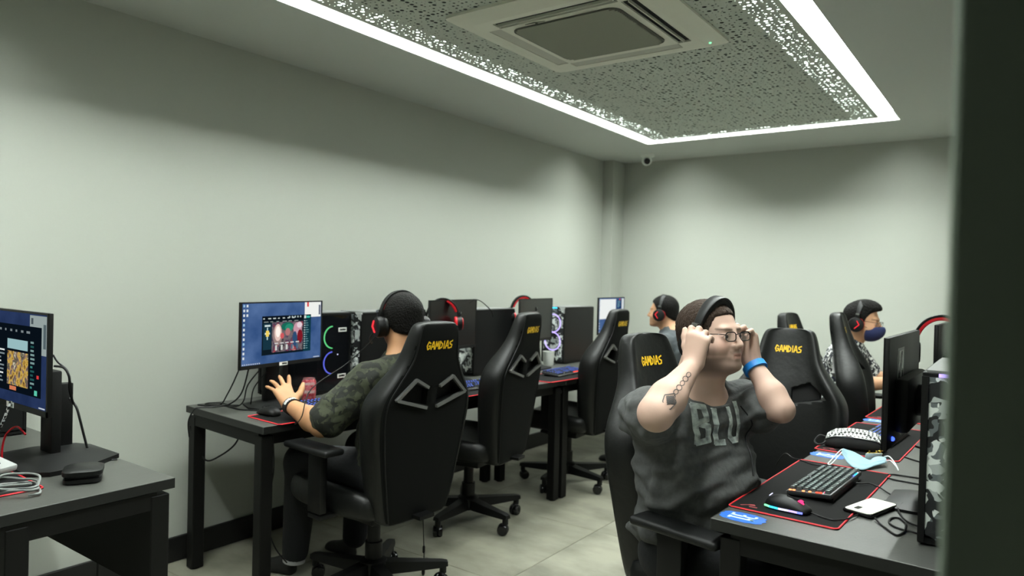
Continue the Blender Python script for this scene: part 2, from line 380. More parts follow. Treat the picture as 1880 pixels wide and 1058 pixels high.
# ------------------------------------------------------------------ implicit bodies (smooth union of tapered limbs) -> one surface
class Field:
    def __init__(s, lo, hi, res):
        s.lo = np.array(lo, np.float32); s.res = res
        s.n = np.ceil((np.array(hi)-np.array(lo))/res).astype(int)+1
        s.f = np.full(s.n, .08, np.float32)
    def block(s, lo, hi):
        a = np.clip(np.floor((np.array(lo)-s.lo)/s.res).astype(int), 0, s.n); b = np.clip(np.ceil((np.array(hi)-s.lo)/s.res).astype(int)+1, 0, s.n)
        if np.any(b <= a): return None
        ax = [s.lo[i]+s.res*np.arange(a[i], b[i], dtype=np.float32) for i in range(3)]
        return (slice(a[0], b[0]), slice(a[1], b[1]), slice(a[2], b[2])), ax[0][:, None, None], ax[1][None, :, None], ax[2][None, None, :]
    def smin(s, sl, d, k):
        g = s.f[sl]; h = np.maximum(k-np.abs(g-d), 0)/k
        s.f[sl] = np.minimum(g, d)-h*h*k*.25
    def smax(s, sl, d, k):
        g = s.f[sl]; h = np.maximum(k-np.abs(g-d), 0)/k
        s.f[sl] = np.maximum(g, d)+h*h*k*.25
    def cone(s, a, b, ra, rb, k=.02):
        a, b = np.array(a, np.float32), np.array(b, np.float32); m = max(ra, rb)+k+3*s.res
        B = s.block(np.minimum(a, b)-m, np.maximum(a, b)+m)
        if B is None: return
        sl, X, Y, Z = B; ab = b-a; L2 = max(float(ab@ab), 1e-9)
        t = np.clip(((X-a[0])*ab[0]+(Y-a[1])*ab[1]+(Z-a[2])*ab[2])/L2, 0, 1)
        d = np.sqrt((X-a[0]-t*ab[0])**2+(Y-a[1]-t*ab[1])**2+(Z-a[2]-t*ab[2])**2)-(ra+(rb-ra)*t)
        s.smin(sl, d, k)
    def chain(s, pts, rs, k=.02):
        for i in range(len(pts)-1): s.cone(pts[i], pts[i+1], rs[i], rs[i+1], k)
    def ell(s, c, r, R=None, k=.02, sub=False):
        c = np.array(c, np.float32); m = max(r)+k+3*s.res; B = s.block(c-m, c+m)
        if B is None: return
        sl, X, Y, Z = B; X, Y, Z = X-c[0], Y-c[1], Z-c[2]
        if R is not None:
            R = np.array(R); X, Y, Z = (R[0, i]*X+R[1, i]*Y+R[2, i]*Z for i in range(3))
        k0 = np.sqrt((X/r[0])**2+(Y/r[1])**2+(Z/r[2])**2)+1e-6; k1 = np.sqrt((X/r[0]**2)**2+(Y/r[1]**2)**2+(Z/r[2]**2)**2)+1e-6
        d = k0*(k0-1)/k1
        if sub: s.smax(sl, -d, k)
        else: s.smin(sl, d, k)
    def cut(s, fn, k=.004):
        sl, X, Y, Z = s.block(s.lo, s.lo+s.res*s.n); s.smax(sl, fn(X, Y, Z), k)
    def surface(s):
        F = s.f; n0, n1, n2 = F.shape; neg = F < 0
        c = np.zeros((n0-1, n1-1, n2-1), np.int8)
        for i in (0, 1):
            for j in (0, 1):
                for k in (0, 1): c += neg[i:n0-1+i, j:n1-1+j, k:n2-1+k]
        act = np.argwhere((c > 0) & (c < 8)); idx = np.full(c.shape, -1, np.int32); idx[tuple(act.T)] = np.arange(len(act))
        acc = np.zeros((len(act), 3)); cnt = np.zeros(len(act))
        for ax in range(3):
            for u in (0, 1):
                for v in (0, 1):
                    o = [0, 0, 0]; oth = [q for q in range(3) if q != ax]; o[oth[0]] = u; o[oth[1]] = v
                    p = act+np.array(o); q = p.copy(); q[:, ax] += 1
                    a = F[tuple(p.T)]; b = F[tuple(q.T)]; m = (a < 0) != (b < 0)
                    t = np.where(m, a/np.where(a == b, 1, a-b), 0); pos = np.array(o, float)[None, :].repeat(len(act), 0); pos[:, ax] = t
                    acc += pos*m[:, None]; cnt += m
        V = s.lo+s.res*(act+acc/cnt[:, None]); faces = []
        for ax in range(3):
            oth = [q for q in range(3) if q != ax]
            sl0 = [slice(None)]*3; sl1 = [slice(None)]*3; sl0[ax] = slice(0, -1); sl1[ax] = slice(1, None)
            ch = np.argwhere(neg[tuple(sl0)] != neg[tuple(sl1)])
            ok = (ch[:, oth[0]] > 0) & (ch[:, oth[1]] > 0) & (ch[:, oth[0]] < F.shape[oth[0]]-1) & (ch[:, oth[1]] < F.shape[oth[1]]-1); ch = ch[ok]
            if not len(ch): continue
            fl = neg[tuple(ch.T)]; qs = []
            for du, dv in ((-1, -1), (0, -1), (0, 0), (-1, 0)):
                p = ch.copy(); p[:, oth[0]] += du; p[:, oth[1]] += dv; qs.append(idx[tuple(p.T)])
            q = np.stack(qs, 1)
            if ax == 1: fl = ~fl
            q[~fl] = q[~fl][:, ::-1]; faces.append(q)
        return V, np.concatenate(faces)
def surf_obj(name, F, m, parent, disp=None, color=None, smooth_it=1, label=None):
    V, Q = F.surface(); org = np.array(parent.location) if parent else np.zeros(3)
    me = bpy.data.meshes.new(name); me.vertices.add(len(V)); me.vertices.foreach_set('co', (V-org).astype(np.float32).ravel())
    me.loops.add(Q.size); me.loops.foreach_set('vertex_index', Q.astype(np.int32).ravel()); me.polygons.add(len(Q))
    me.polygons.foreach_set('loop_start', np.arange(0, Q.size, 4, dtype=np.int32)); me.polygons.foreach_set('loop_total', np.full(len(Q), 4, np.int32))
    me.update(calc_edges=True); me.validate()
    if smooth_it:
        bm = bmesh.new(); bm.from_mesh(me)
        for _ in range(smooth_it): bmesh.ops.smooth_vert(bm, verts=bm.verts, factor=.4, use_axis_x=True, use_axis_y=True, use_axis_z=True)
        bm.to_mesh(me); bm.free()
    if disp is not None:
        co = np.zeros(len(me.vertices)*3, np.float32); me.vertices.foreach_get('co', co); co = co.reshape(-1, 3)
        no = np.array([v.normal[:] for v in me.vertices]); co = co+no*disp(co+org)[:, None]; me.vertices.foreach_set('co', co.astype(np.float32).ravel())
    if color is not None:
        co = np.zeros(len(me.vertices)*3, np.float32); me.vertices.foreach_get('co', co); P = co.reshape(-1, 3)+org
        at = me.color_attributes.new('Col', 'FLOAT_COLOR', 'POINT'); c = color(P); at.data.foreach_set('color', np.concatenate([c, np.ones((len(c), 1))], 1).astype(np.float32).ravel())
    me.polygons.foreach_set('use_smooth', [True]*len(me.polygons)); me.materials.append(m); me.update()
    o = bpy.data.objects.new(name, me); COL.objects.link(o); o.parent = parent
    if label: o['label'] = label
    return o

# ------------------------------------------------------------------ the room
XL, XR, YB, YS, H = -3.23, .02, 6.11, -.9, 2.49
TX0, TX1, TY0, TY1 = -2.526, -.713, .62, 5.335       # outer edge of the light tray
SW, SWR, SWF = .115, .105, .125                      # width of the lit slot left, right, far
def room():
    fl = structure('floor', MB().box((-1.6, 2.6, -.03), (3.5, 7.2, .05)), M['joint'])
    t = .86; k = 0; proto = None
    mb = MB().box((0, 0, 0), (t-.0024, t-.0024, .012), bev=.0015, seg=1); me = mb.mesh('tile', M['tile'])
    for i in range(-1, 4):
        for j in range(-1, 8):
            x = -.16-t*(i+.5); y = .01+t*(j+.5)
            if x < XL-.5 or y > YB+.5: continue
            o = bpy.data.objects.new('tile', me); COL.objects.link(o); o.parent = fl; o.location = (x, y, -.006+.0003*((i*7+j*3) % 3)); o.rotation_euler = (0, 0, (PI*((i*5+j*3) % 2)))
    structure('wall_left', MB().box((XL-.06, (YS+YB)/2, 1.25), (.12, YB-YS+.2, 2.6)), M['wall'])
    structure('wall_back', MB().box(((XL+XR)/2, YB+.06, 1.25), (XR-XL+.6, .12, 2.6)), M['wall'])
    structure('wall_right', MB().box((XR+.1, .62+(YB-.62)/2, 1.25), (.2, YB-.62, 2.6)), M['wall'])
    structure('wall_front', MB().box((-2.3, YS-.06, 1.25), (2.0, .12, 2.6)), M['wall'])
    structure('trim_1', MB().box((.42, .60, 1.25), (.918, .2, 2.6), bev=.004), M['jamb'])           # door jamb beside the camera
    structure('trim_2', MB().box(((XL-3.124)/2, 6.0, 1.25), (-3.124-XL, .22, 2.5)), M['wall'])      # boxed-in column in the corner
    structure('baseboard_left', MB().box((XL+.008, (YS+5.89)/2, .06), (.016, 5.89-YS, .115), bev=.003), M['base'])
    structure('baseboard_back', MB().box(((-3.12+XR)/2, YB-.008, .06), (XR+3.12, .016, .115), bev=.003), M['base'])
    structure('baseboard_right', MB().box((XR-.008, (.75+YB)/2, .06), (.016, YB-.75, .115), bev=.003), M['base'])
    # ceiling with a rectangular tray: outer field, perforated middle board, lit slot between them
    c = MB(); z0, z1 = H, H+.076
    def slab(x0, x1, y0, y1): c.box(((x0+x1)/2, (y0+y1)/2, (z0+z1)/2), (x1-x0, y1-y0, z1-z0))
    slab(XL-.1, TX0, YS-.1, YB+.1); slab(TX1, .9, YS-.1, YB+.1); slab(TX0, TX1, TY1, YB+.1); slab(TX0, TX1, YS-.1, TY0)
    ce = structure('ceiling', c, M['ceiling'])
    ix0, ix1, iy0, iy1 = TX0+SW, TX1-SWR, TY0+SW, TY1-SWF
    p = MB(); hz = H+.001; cell = .0262
    gx0, gx1, gy0, gy1 = ix0+.022, ix1-.022, 1.55, iy1-.018
    nx = int((gx1-gx0)/cell); ny = int((gy1-gy0)/cell); dx = (gx1-gx0)/nx; dy = (gy1-gy0)/ny; rnd = random.Random(5)
    for i in range(nx):
        for j in range(ny):
            a, b = gx0+i*dx, gy0+j*dy
            r = rnd.choices((.0027, .0042, .0064, .0098), (.36, .32, .20, .12))[0]; m = .0124-r
            cx, cy = a+dx/2+rnd.uniform(-m, m), b+dy/2+rnd.uniform(-m, m); n = 8
            ring = [(cx+r*math.cos(PI/8+2*PI*q/n), cy+r*math.sin(PI/8+2*PI*q/n)) for q in range(n)]
            vs = [(a, b, H), (a+dx, b, H), (a+dx, b+dy, H), (a, b+dy, H)]+[(x, y, H) for x, y in ring]+[(x, y, hz) for x, y in ring]
            # ring 0 at 22.5deg .. corners: 2=(+,+),3=(-,+),0=(-,-),1=(+,-)
            fs = [(2, 3, 6, 5), (3, 0, 8, 7), (0, 1, 10, 9), (1, 2, 4, 11), (2, 5, 4), (3, 7, 6), (0, 9, 8), (1, 11, 10)]
            fs += [(4+q, 4+(q+1) % n, 12+(q+1) % n, 12+q) for q in range(n)]
            p.add(vs, fs)
    me = bpy.data.meshes.new('perforated_panel'); me.from_pydata(p.v, [], p.f); me.materials.append(M['perf']); me.update()
    o = bpy.data.objects.new('perforated_panel', me); COL.objects.link(o); o.parent = ce
    e = MB(); zz = H+.0012
    def rim(x0, x1, y0, y1): e.box(((x0+x1)/2, (y0+y1)/2, zz), (x1-x0, y1-y0, .0024))
    rim(ix0, gx0, iy0, iy1); rim(gx1, ix1, iy0, iy1); rim(gx0, gx1, gy1, iy1); rim(gx0, gx1, iy0, gy0)
    e.build('panel_border', M['perf'], ce, False)
    # light box above: trough sides darkened against bounce, diffuser, glow added behind the board
    w = MB(); b = .13
    for (x0, x1, y0, y1) in ((TX0-.012, TX0, TY0, TY1), (TX1, TX1+.012, TY0, TY1), (TX0, TX1, TY1, TY1+.012), (TX0, TX1, TY0-.012, TY0)):
        w.box(((x0+x1)/2, (y0+y1)/2, H+.04), (x1-x0+.001, y1-y0+.001, .074))
    w.build('tray_side', M['trough'], ce, False)
    lt = empty('ceiling_light', (-1.62, 2.8, H+.074), 0, 'long white LED light tray running round the perforated ceiling board', 'ceiling light')
    d = MB(); zt = .0
    def q(x0, x1, y0, y1): d.box(((x0+x1)/2+1.62, (y0+y1)/2-2.8, zt), (x1-x0, y1-y0, .012))
    q(TX0, ix0, TY0, TY1); q(ix1, TX1, TY0, TY1); q(ix0, ix1, iy1, TY1); q(ix0, ix1, TY0, iy0)
    d.build('diffuser', M['strip'], lt, False)
    k = MB()
    for (x0, x1, y0, y1) in ((ix0, ix0+.004, iy0, iy1), (ix1-.004, ix1, iy0, iy1), (ix0, ix1, iy1-.004, iy1), (ix0, ix1, iy0, iy0+.004)):
        k.box(((x0+x1)/2+1.62, (y0+y1)/2-2.8, -.034), (x1-x0, y1-y0, .070))
    k.build('inner_side', M['trough'], lt, False)
    f = MB()          # added emitter: film makes the outermost perforations look lit
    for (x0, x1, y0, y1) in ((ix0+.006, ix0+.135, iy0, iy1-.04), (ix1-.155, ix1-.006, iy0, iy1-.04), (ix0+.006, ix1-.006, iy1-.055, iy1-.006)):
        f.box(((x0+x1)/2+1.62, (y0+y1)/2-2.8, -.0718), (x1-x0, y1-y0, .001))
    f.build('added_hole_glow', M['hole_glow'], lt, False)
    v = MB(); v.box(((ix0+ix1)/2+1.62, (iy0+iy1)/2-2.8, -.0690), (ix1-ix0-.02, iy1-iy0-.02, .004)); v.build('hole_shade_sheet', mat('hole_shade', (44, 47, 42), .9), lt, False)  # dark sheet paints the unlit depth of the perforations
    structure('ceiling_void', MB().box((-1.5, 2.6, H+.11), (5, 7.4, .04)), M['plenum'], ce)
room()

def air_conditioner():
    r = empty('air_conditioner', (-1.60, 2.775, H), 0, 'square white ceiling cassette air conditioner with grey grille', 'air conditioner')
    b = MB(); w = .93
    o1 = rrect(w, w, .03, 4); o2 = rrect(w-.05, w-.05, .05, 4); o3 = rrect(w-.16, w-.16, .012, 4)
    # shallow panel: flange, sloped edge, raised centre with four slots cut around it
    R = [[Vector((x, y, z)) for x, y in o] for o, z in ((o1, 0), (o1, -.012), (o2, -.022), (o3, -.034))]
    n = len(o1)
    b.loft(R[::-1], cap=False)
    # centre plate split around the slots
    h = (w-.16)/2; s0, s1, L = .290, .352, .285
    z = -.034
    def plate(x0, x1, y0, y1): b.box(((x0+x1)/2, (y0+y1)/2, z+.004), (x1-x0, y1-y0, .008))
    plate(-s0, s0, -s0, s0)
    c = h
    for a in range(4):
        R4 = rotz(a*PI/2)
        for (x0, x1, y0, y1) in ((s1, c, -L, L), (s0, c, L, c)):
            b.box(R4 @ Vector(((x0+x1)/2, (y0+y1)/2, z+.004)), (x1-x0, y1-y0, .008), R4)
        b.box(R4 @ Vector(((s0+c)/2, -(L+s0)/2, z+.004)), (c-s0, s0-L, .008), R4)
    b.build('panel', M['ac'], r, True)
    v = MB()
    for a in range(4):
        R4 = rotz(a*PI/2); v.box(R4 @ Vector(((s0+s1)/2, 0, -.0225)), (s1-s0+.004, 2*L+.004, .004), R4)
    v.build('outlet_shade', M['void'], r, False)  # black plates just behind the slots paint their shaded depth
    for a in range(4):
        R4 = rotz(a*PI/2); f = MB(); closed = a in (1, 2)
        T = R4 @ Matrix.Rotation(RAD(0 if closed else 80), 3, 'Y')
        f.box(R4 @ Vector(((s0+s1)/2, 0, -.03 if closed else -.031)), (.058 if closed else .016, 2*L-.01, .004), T)
        f.build('louver', M['ac' if not closed else 'acflap'], r, False)
    g = MB(); g.prism(rrect(.52, .5, .05), .004, (0, -.01, -.0385), mi=0); go = g.build('grille', M['acgap'], r, False)
    s = MB()
    for i in range(34):
        y = -.24+i*.0145-.01
        if abs(y+.01) < .2 or True:
            q = max(0, abs(y+.01)+.004-.2); e = .248-(.05-math.sqrt(max(0, .05*.05-q*q)) if q < .05 else .05); s.box((0, y, -.0415), (2*e, .008, .006), Matrix.Rotation(.4, 3, 'X'))
    tag(s.build('slat', M['acgrille'], go, False), kind='stuff')
    lg = MB()
    lg.prism([(-.045, -.004), (.0, -.008), (.05, .006), (.0, 0)], .002, (-.12, -.275, -.0365)); lg.lathe([(.007, 0), (.007, .003)], (-.115, -.262, -.0375))
    lg.build('maker_mark', M['acgap'], r, False)
    MB().cyl((.41, .36, -.034), (.41, .36, -.03), .006).build('status_light', M['gled'], r)
air_conditioner()
def dome():
    r = empty('security_camera', (-2.74, 5.79, H), 0, 'small white dome security camera under the ceiling in the far corner', 'camera')
    MB().lathe([(.06, 0), (.06, -.012), (.045, -.022)], n=28).build('mount', M['white'], r)
    MB().sphere((.0, -.012, -.05), .045, 24).build('ball', M['white'], r)
    d = Vector((.5, -.85, -.32)).normalized(); MB().lathe([(.028, .03), (.028, .043), (.02, .048)], (0, -.012, -.05), d).build('lens', M['gloss'], r)
dome()

# ------------------------------------------------------------------ desks
def desk(name, loc, rz, L, D, legs_y, label, panel=False, group=None, front=-.05):
    """long side along local Y from 0 to L, sitter's edge at local x=0, body towards -x"""
    r = empty(name, loc, rz, label, 'desk', group)
    MB().box((-D/2, L/2, .735), (D, L, .03), bev=.002, seg=1).build('top', [M['desktop']], r, False)
    e = MB(); e.box((.0006, L/2, .7345), (.0012, L-.004, .029)); e.box((-D/2, -.0006, .7345), (D-.004, .0012, .029)); e.box((-D/2, L+.0006, .7345), (D-.004, .0012, .029))
    e.build('edge_band', M['deskedge'], r, False)
    b = MB()
    for x in (-.06, -D+.06): b.box((x, L/2, .69), (.04, L-.1, .05))
    b.build('rail', M['deskmetal'], r, False)
    for y in legs_y:
        for x in (front, -D+.04):
            g = MB(); g.box((x, y, .355), (.055, .055, .70), bev=.003, seg=1); lo = g.build('leg', M['deskmetal'], r, False)
            MB().cyl((x, y, 0), (x, y, .008), .022, n=12).build('foot', M['plastic'], lo)
        MB().box((-D/2, y, .69), (D-.1, .05, .05)).build('end_beam', M['deskmetal'], r, False)
    if panel: MB().box((-D+.05, L/2, .56), (.018, L-.14, .30)).build('modesty_panel', M['deskmetal'], r, False)
    return r
desk('desk', (-2.472, 1.745, 0), RAD(-4.5), 2.06, .66, (.035, 2.02), 'dark grey desk with black legs under the lit monitor and red can', group=None)
desk('desk', (-2.308, 3.802, 0), RAD(-4.5), 2.06, .60, (.035, 2.02), 'dark grey desk at the far end of the left row, behind the empty chairs')
desk('desk', (-.594, 3.845, 0), RAD(178), 2.0, .60, (.035, 1.96), 'dark grey desk at lower right carrying keyboard, mouse and blue 31 sticker')
desk('desk', (-.524, 5.855, 0), RAD(178), 2.0, .52, (.035, 1.96), 'dark grey desk at the far right end in front of the masked man')
def near_desk():
    # sitter's edge faces south (-y): long side along x
    r = desk('desk', (-3.175, .53, 0), RAD(90+180), 1.12, .62, (.035, 1.085), 'dark grey desk at lower left corner of the picture with coiled grey cable', front=-.21)
    MB().box((-.57, .56, .555), (.018, .98, .27)).build('modesty_panel', M['deskmetal'], r, False)
    return r
near_desk()

# ------------------------------------------------------------------ gaming chairs
def chair_proto(label):
    r = empty('gaming_chair', (0, 0, 0), 0, label, 'chair')
    zb, zt, tl = .37, 1.195, RAD(8)
    # outline: (height, half width, bolster depth, thickness back)
    prof = [(.37, .155, .05, .035), (.395, .185, .07, .045), (.50, .212, .085, .05), (.65, .242, .095, .05), (.78, .262, .10, .05), (.85, .264, .10, .05), (.90, .246, .095, .05),
            (.95, .208, .08, .05), (1.0, .170, .055, .05), (1.05, .141, .04, .05), (1.12, .127, .03, .05), (1.175, .113, .025, .045), (1.195, .09, .02, .03)]
    prof = [((z-zb)/(zt-zb), w, d, k) for z, w, d, k in prof]
    half = [(-1, 0), (-.98, .5), (-.9, .86), (-.55, .985), (.25, 1.0), (.85, .955), (1.0, .87), (.85, .76), (.45, .62), (.28, .3), (.22, 0)]
    b = MB(); rings = []
    for t, w, d, bk in prof:
        z = zb+(zt-zb)*t; xo = -.235-math.sin(tl)*(zt-zb)*t+.02*math.sin(PI*t)
        ring = []
        pts = half+[(x, -y) for x, y in half[-2:0:-1]]
        for x, y in pts: ring.append(Vector((xo+(x*bk if x < 0 else x*d), y*w, z)))
        rings.append(ring)
    b.loft(rings); bo = b.build('backrest', M['leather'], r, 'all')
    subsurf(bo, 2); bake(bo)
    xz = lambda z: -.235-math.sin(tl)*(z-zb)
    # two rhombic openings through the upper back
    def rh(s): return [(s*.022, .885), (s*.105, .965), (s*.178, .905), (s*.09, .815)] if False else [(s*.026, .926), (s*.10, .958), (s*.174, .892), (s*.026, .858)]
    for s in (-1, 1):
        k = MB(); k.prism([(a, c) for a, c in rh(s)][::s], .5, (-.6, 0, 0), (0, 1, 0), (0, 0, 1)); kc = k.build('cutter', M['void'], None, False)
        md = bo.modifiers.new('b', 'BOOLEAN'); md.object = kc; md.operation = 'DIFFERENCE'; md.solver = 'EXACT'
        bake(bo); bpy.data.objects.remove(kc)
    bo.data.materials.append(M['leatherd'])
    for p in bo.data.polygons:
        if p.normal.x < -.8 and abs(p.center.y) < .9*np.interp(p.center.z, [zb+(zt-zb)*q[0] for q in prof], [q[1] for q in prof]): p.material_index = len(bo.data.materials)-1
    bv = bvh_of(bo.data)
    # silver frames on the back, following the surface
    for s in (-1, 1):
        P = [(s*.028, .945), (s*.088, .992), (s*.185, .905), (s*.088, .822), (s*.028, .862)]
        P = [(s*.032, .930), (s*.10, .966), (s*.186, .893), (s*.032, .848)]
        f = MB(); pts = []
        for (a, c), (e, g) in zip(P[:-1], P[1:]):
            for i in range(6):
                q = i/5; y, z = a+(e-a)*q, c+(g-c)*q; pts.append((y, z))
            seg = pts[-6:]; out = []
            for y, z in seg:
                h = bv.ray_cast(Vector((-.9, y, z)), Vector((1, 0, 0)))
                hx = h[0].x if h[0] and h[0].x < xz(z) else xz(z)-.045
                out.append(Vector((min(hx, xz(z)-.03)-.004, y, z)))
            for A, B_ in zip(out[:-1], out[1:]): f.bar(A, B_+(B_-A)*.15, .012, .017, (1, 0, 0))
        f.build('logo_frame', M['frame_grey'], r, False)
    lum = MB(); lum.box((xz(.9)+.012, 0, .9), (.02, .29, .17), Matrix.Rotation(-tl, 3, 'Y'), bev=.008); lum.build('inner_padding', M['fabric_blk'], r)
    q = glyph_quads('GAMDIAS', .140, .030, .0056, .2)
    project_quads(q, lambda p: Vector((-.9, -p.x, 1.10+p.y)), bv, (1, 0, 0), .0025).build('lettering', M['gold'], r, False, 'gold stitched lettering')
    q = glyph_quads('GAMDIAS', .112, .028, .0050, .2)
    project_quads(q, lambda p: Vector((.6, p.x, 1.10+p.y)), bv, (-1, 0, 0), .0025).build('lettering', M['gold'], r, False, 'gold stitched lettering')
    # piping seams along both bolsters
    for s in (-1, 1):
        for ang in (0,):
            pts = []
            for t, w, d, bk in prof[1:-1]:
                z = zb+(zt-zb)*t; h = bv.ray_cast(Vector((-.9, s*w*.84, z)), Vector((1, 0, 0)))
                if h[0]: pts.append(h[0]-Vector((.001, 0, 0)))
            MB().tube(pts, .0035, 6, sub=3).build('piping', M['plastic_sat'], r)
    # seat
    st = MB(); rg = []
    for x, w, z0, z1, bl in ((-.24, .21, .40, .455, .02), (-.2, .245, .385, .48, .03), (0, .26, .38, .485, .035), (.2, .26, .38, .49, .035), (.27, .245, .39, .485, .03), (.30, .22, .405, .455, .02)):
        prof2 = [(-1, z0+.02), (-.8, z0), (0, z0), (.8, z0), (1, z0+.02), (1.02, z1-.01), (.93, z1+bl), (.8, z1+bl*.7), (.6, z1), (0, z1-.005), (-.6, z1), (-.8, z1+bl*.7), (-.93, z1+bl), (-1.02, z1-.01)]
        rg.append([Vector((x, y*w, z)) for y, z in prof2])
    st.loft(rg); so = st.build('seat', M['leather'], r, 'all'); subsurf(so, 2)
    # armrests
    for s in (-1, 1):
        a = MB(); a.box((.02, s*.305, .672), (.29, .095, .026), bev=.011, seg=3); ao = a.build('armrest', M['plastic_sat'], r)
        a = MB(); a.box((-.005, s*.30, .54), (.085, .035, .25), bev=.006); a.box((-.005, s*.235, .40), (.085, .16, .018), bev=.004); a.build('armrest_post', M['plastic'], ao)
    m = MB(); m.box((0, 0, .355), (.24, .22, .045), bev=.01); m.box((-.2, 0, .40), (.26, .08, .014)); m.cyl((.05, -.1, .35), (.05, -.26, .345), .006); m.build('tilt_mechanism', M['plastic'], r)
    lv = MB(); lv.box((.05, -.275, .345), (.03, .05, .012), bev=.004); lv.build('lever', M['plastic_sat'], r)
    g = MB(); g.cyl((0, 0, .16), (0, 0, .34), .028, n=20); g.cyl((0, 0, .09), (0, 0, .22), .037, n=20); g.build('gas_lift', M['plastic'], r)
    h = MB(); h.lathe([(.055, .075), (.062, .09), (.058, .14), (.04, .15)], n=20); bs = h.build('base', M['plastic'], r)
    for i in range(5):
        a = 2*PI*i/5+.3; d = Vector((math.cos(a), math.sin(a), 0)); n = Vector((-d.y, d.x, 0))
        k = MB(); rg = []
        for t, w, z0, z1 in ((.04, .036, .08, .135), (.16, .030, .083, .125), (.30, .022, .088, .115), (.325, .018, .092, .11)):
            c = d*t; rg.append([c-n*w+Vector((0, 0, z0)), c+n*w+Vector((0, 0, z0)), c+n*w*.8+Vector((0, 0, z1)), c-n*w*.8+Vector((0, 0, z1))])
        k.loft(rg); k.build('spoke', M['plastic'], bs, True)
        c = d*.305; w = MB(); w.cyl(c+Vector((0, 0, .085)), c+Vector((0, 0, .045)), .011, n=10)
        hd = d*.02; w.sphere(c+Vector((0, 0, .034))-rotz(a+.6) @ Vector((.012, 0, 0)), .031, 14, sc=(1.02, .5, 1.02)); w.cyl(c+Vector((0, 0, .06)), c+Vector((0, 0, .092)), .016, n=12)
        co = w.build('caster', M['plastic'], bs)
        for s in (-1, 1):
            ax = rotz(a+.6) @ Vector((0, 1, 0)); cc = c+Vector((0, 0, .0275))-rotz(a+.6) @ Vector((.012, 0, 0))
            W2 = MB(); W2.lathe([(.012, .003), (.027, .003), (.0295, .006), (.0295, .019), (.026, .024), (.014, .026)], cc+Vector((0, 0, .002)), ax*s, 20); W2.build('wheel', M['gloss'], bs)
    return r
ch = chair_proto('black gaming chair holding the man in green camouflage, its back to us')
ch.location = (-2.27, 2.17, 0); ch.rotation_euler.z = RAD(176)
CG = None
for k, (loc, a, lab) in enumerate((((-2.525, 3.13, 0), 189, 'black gaming chair seen from behind, second along the left row, empty'),
                    ((-2.49, 4.14, 0), 184, 'black gaming chair seen from behind, third along the left row, before the white-lit screen'),
                    ((-.736, 2.222, 0), -12, 'black gaming chair holding the bearded man in glasses'),
                    ((-.84, 3.06, 0), -84, 'empty black gaming chair facing us between the bearded man and the masked man'),
                    ((-.47, 4.17, 0), 5, 'empty black gaming chair beside the masked man, between him and us'),
                    ((-.93, 4.86, 0), -8, 'black gaming chair farthest back holding the masked man, its headrest above the empty chair'))):
    c = copy_tree(ch); c.location = loc; c.rotation_euler.z = RAD(a); c['label'] = lab; c.scale.z = {4: 1.035, 3: .985}.get(k, 1.0)

# ------------------------------------------------------------------ monitors
DT = .75
def hexbase(mb, w, d):
    p = [(-d*.5, -w*.28), (-d*.5, w*.28), (-d*.05, w*.5), (d*.32, w*.5), (d*.5, w*.36), (d*.5, -w*.36), (d*.32, -w*.5), (-d*.05, -w*.5)]
    q = [(x*.55, y*.55) for x, y in p]
    mb.loft([[Vector((x, y, 0)) for x, y in p], [Vector((x, y, .008 if w < .33 else .014)) for x, y in p], [Vector((x, y, .022 if w < .33 else .036)) for x, y in q]])
def quads_on_screen(name, items, parent, x, cz):
    """items: (u0, v0, u1, v1, material, layer) with u to the viewer's right and v up, in metres from the screen centre"""
    mats = []; mb = MB()
    for it in items:
        u0, v0, u1, v1, m = it[:5]; ly = it[5] if len(it) > 5 else 1
        if m not in mats: mats.append(m)
        if len(it) > 6:
            mb.add([(x+ly*.0004, (u0+u1)/2+(u1-u0)/2*math.cos(t), cz+(v0+v1)/2+(v1-v0)/2*math.sin(t)) for t in [2*PI*i/18 for i in range(18)]], [tuple(range(18))], mats.index(m)); continue
        mb.add([(x+ly*.0004, u, cz+v) for u, v in ((u0, v0), (u1, v0), (u1, v1), (u0, v1))], [(0, 1, 2, 3)], mats.index(m))
    return mb.build(name, mats, parent, False)
G = lambda r, g, b: glow('px_%d_%d_%d' % (r, g, b), (r, g, b), 1.0)
